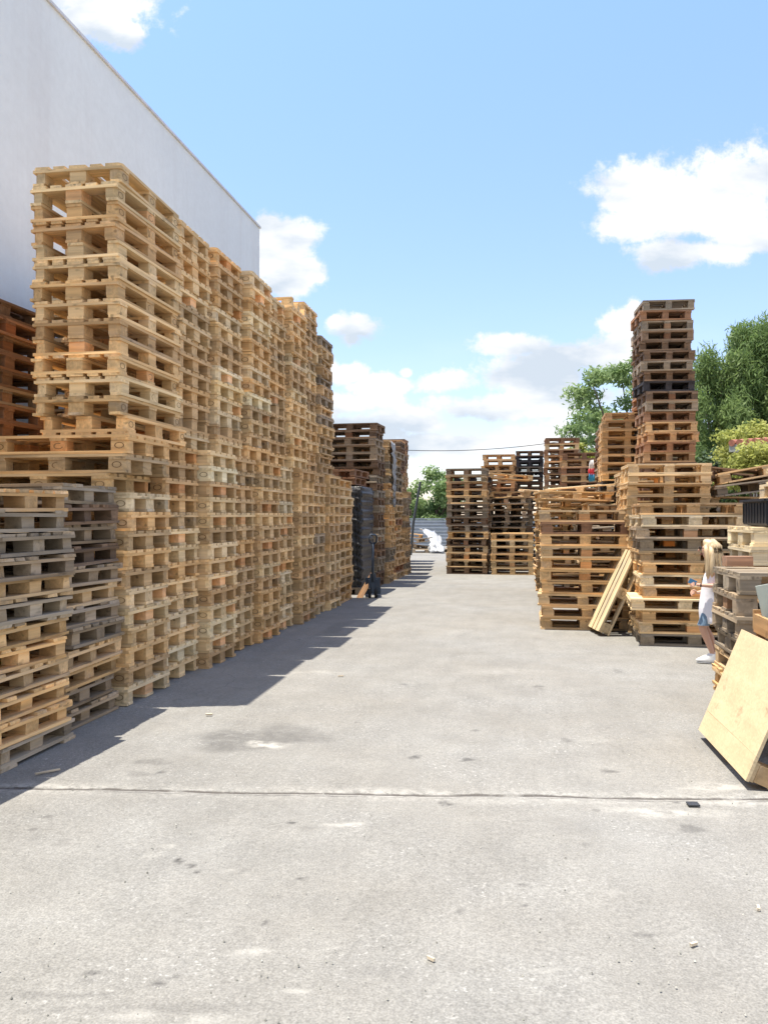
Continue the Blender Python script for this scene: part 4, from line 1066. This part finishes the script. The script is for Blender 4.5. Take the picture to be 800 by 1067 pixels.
# sunglasses
M_GLS=simple('dark_lens',(.015,.012,.012),.15)
sg=Geo()
for s in (1,-1):
    vs_=[];n_=12
    for q in (0,.006):
        for k in range(n_):
            t=2*math.pi*k/n_; vs_.append(fl(.066+q-abs(.02*math.cos(t)+.028)*.35,s*(.028+.021*math.cos(t)),1.163+.017*math.sin(t)))
    sg.add(vs_,[tuple(range(n_)),tuple(range(2*n_-1,n_-1,-1))]+[(k,(k+1)%n_,n_+(k+1)%n_,n_+k) for k in range(n_)])
    sg.tube([fl(.05,s*.055,1.168),fl(-.02,s*.074,1.163)],.0035,5)
sg.obj('sunglasses',M_GLS,girl)
# hair: cap, back fall, front lock over the shoulder towards the camera
loft('hair',[(-.125,0,.86,.022,.05),(-.13,0,.93,.044,.085),(-.12,0,1.00,.058,.095),(-.10,0,1.06,.070,.092),(-.075,0,1.11,.072,.088),(-.058,0,1.155,.088,.088,.016),(-.05,0,1.20,.090,.084,.022),(-.045,0,1.235,.074,.066,.016),(-.045,0,1.258,.040,.036,.006)],M_HAIRC.m,girl,34,wr=.06)
for s in (1,-1):
    g=Geo(); g.tube([fl(.008,s*.062,1.20),fl(.0,s*.082,1.13),fl(-.015,s*.088,1.05),fl(-.02,s*.092,.96),fl(-.012,s*.088,.89),fl(-.02,s*.08,.84)],[.018,.026,.028,.028,.022,.006],9); g.obj('hair_lock',M_HAIRC.m,girl,True)
    g=Geo(); g.tube([fl(-.04,s*.07,1.19),fl(-.05,s*.088,1.10),fl(-.055,s*.10,1.0),fl(-.05,s*.105,.91),fl(-.05,s*.10,.86)],[.022,.03,.032,.024,.005],9); g.obj('hair_lock',M_HAIRC.m,girl,True)
rh=random.Random(5); g=Geo()
for k in range(70):
    a=rh.uniform(-2.2,2.2)+math.pi; ca,sa=math.cos(a),math.sin(a); q=rh.uniform(.98,1.12); zl=rh.uniform(.80,.92); w1=rh.uniform(-.012,.012); w2=rh.uniform(-.02,.02)
    g.tube([fl(-.045+.03*ca,.03*sa,1.258),fl(-.05+.088*ca*q,.084*sa*q,1.19),fl(-.07+.080*ca*q,.090*sa*q+w1*.4,1.11),fl(-.095+.066*ca*q+w1,.094*sa*q+w1,1.02),fl(-.115+.05*ca*q+w2,.088*sa*q+w2,.93),fl(-.12+.045*ca*q+w2*1.6,.075*sa*q+w2,zl)],[.004,.0075,.0075,.0075,.006,.001],5,tint=(1,1,1))
recalc(g.obj('hair_strands',M_HAIRC.m,girl,True).data)
# tunic
tun=loft('tunic',[(-.05,0,.405,.108,.125),(-.045,0,.455,.112,.125),(-.035,0,.52,.108,.122),(-.03,0,.60,.10,.112),(-.038,0,.70,.092,.100),(-.05,0,.80,.094,.104),(-.065,0,.88,.09,.112),(-.08,0,.935,.078,.118),(-.082,0,.965,.062,.10),(-.075,0,.985,.045,.062)],M_TOP,girl,26,caps=(False,False),wr=.035,seed=4)
md=tun.modifiers.new('t','SOLIDIFY'); md.thickness=.004
loft('shorts',[(.03,.062,.385,.062,.060),(.0,.06,.48,.058,.055),(-.02,.05,.55,.06,.05),(-.03,.03,.60,.07,.07)],M_DEN,girl,16,caps=(False,True))
loft('shorts',[(.0,-.062,.415,.060,.060),(-.01,-.06,.48,.058,.055),(-.025,-.05,.55,.06,.05),(-.03,-.03,.60,.07,.07)],M_DEN,girl,16,caps=(False,True))
g=Geo(); g.tube([fl(.052,.131,.795),fl(.064,.1305,.795)],.0215,12); g.obj('wristband',M_GLS,girl,True)
for (f0,l0) in ((-.055,.06),(-.095,-.06)):
    loft('shoe',[(f0+.055,l0,.012,.112,.042),(f0+.055,l0,.035,.110,.042),(f0+.035,l0,.058,.085,.038),(f0+.005,l0,.085,.05,.034),(f0,l0,.105,.036,.031)],M_SHOE,girl,18)
    loft('sole',[(f0+.055,l0,.0,.112,.043),(f0+.055,l0,.016,.116,.046)],M_SOLE,girl,18)
ph=Geo(); ph.box((0,0,0),(.075,.012,.05),(1,1,1),None,0); o=ph.obj('phone',simple('blue_case',(.06,.22,.40),.4)); 
o.matrix_world=Matrix.Translation(GP)@Matrix.Rotation(gyaw,4,'Z')@Matrix.Translation(fl(.135,.118,.825))@Matrix.Rotation(R(25),4,'Y')
tag(o,'small blue phone held in the raised hand of the girl','phone')
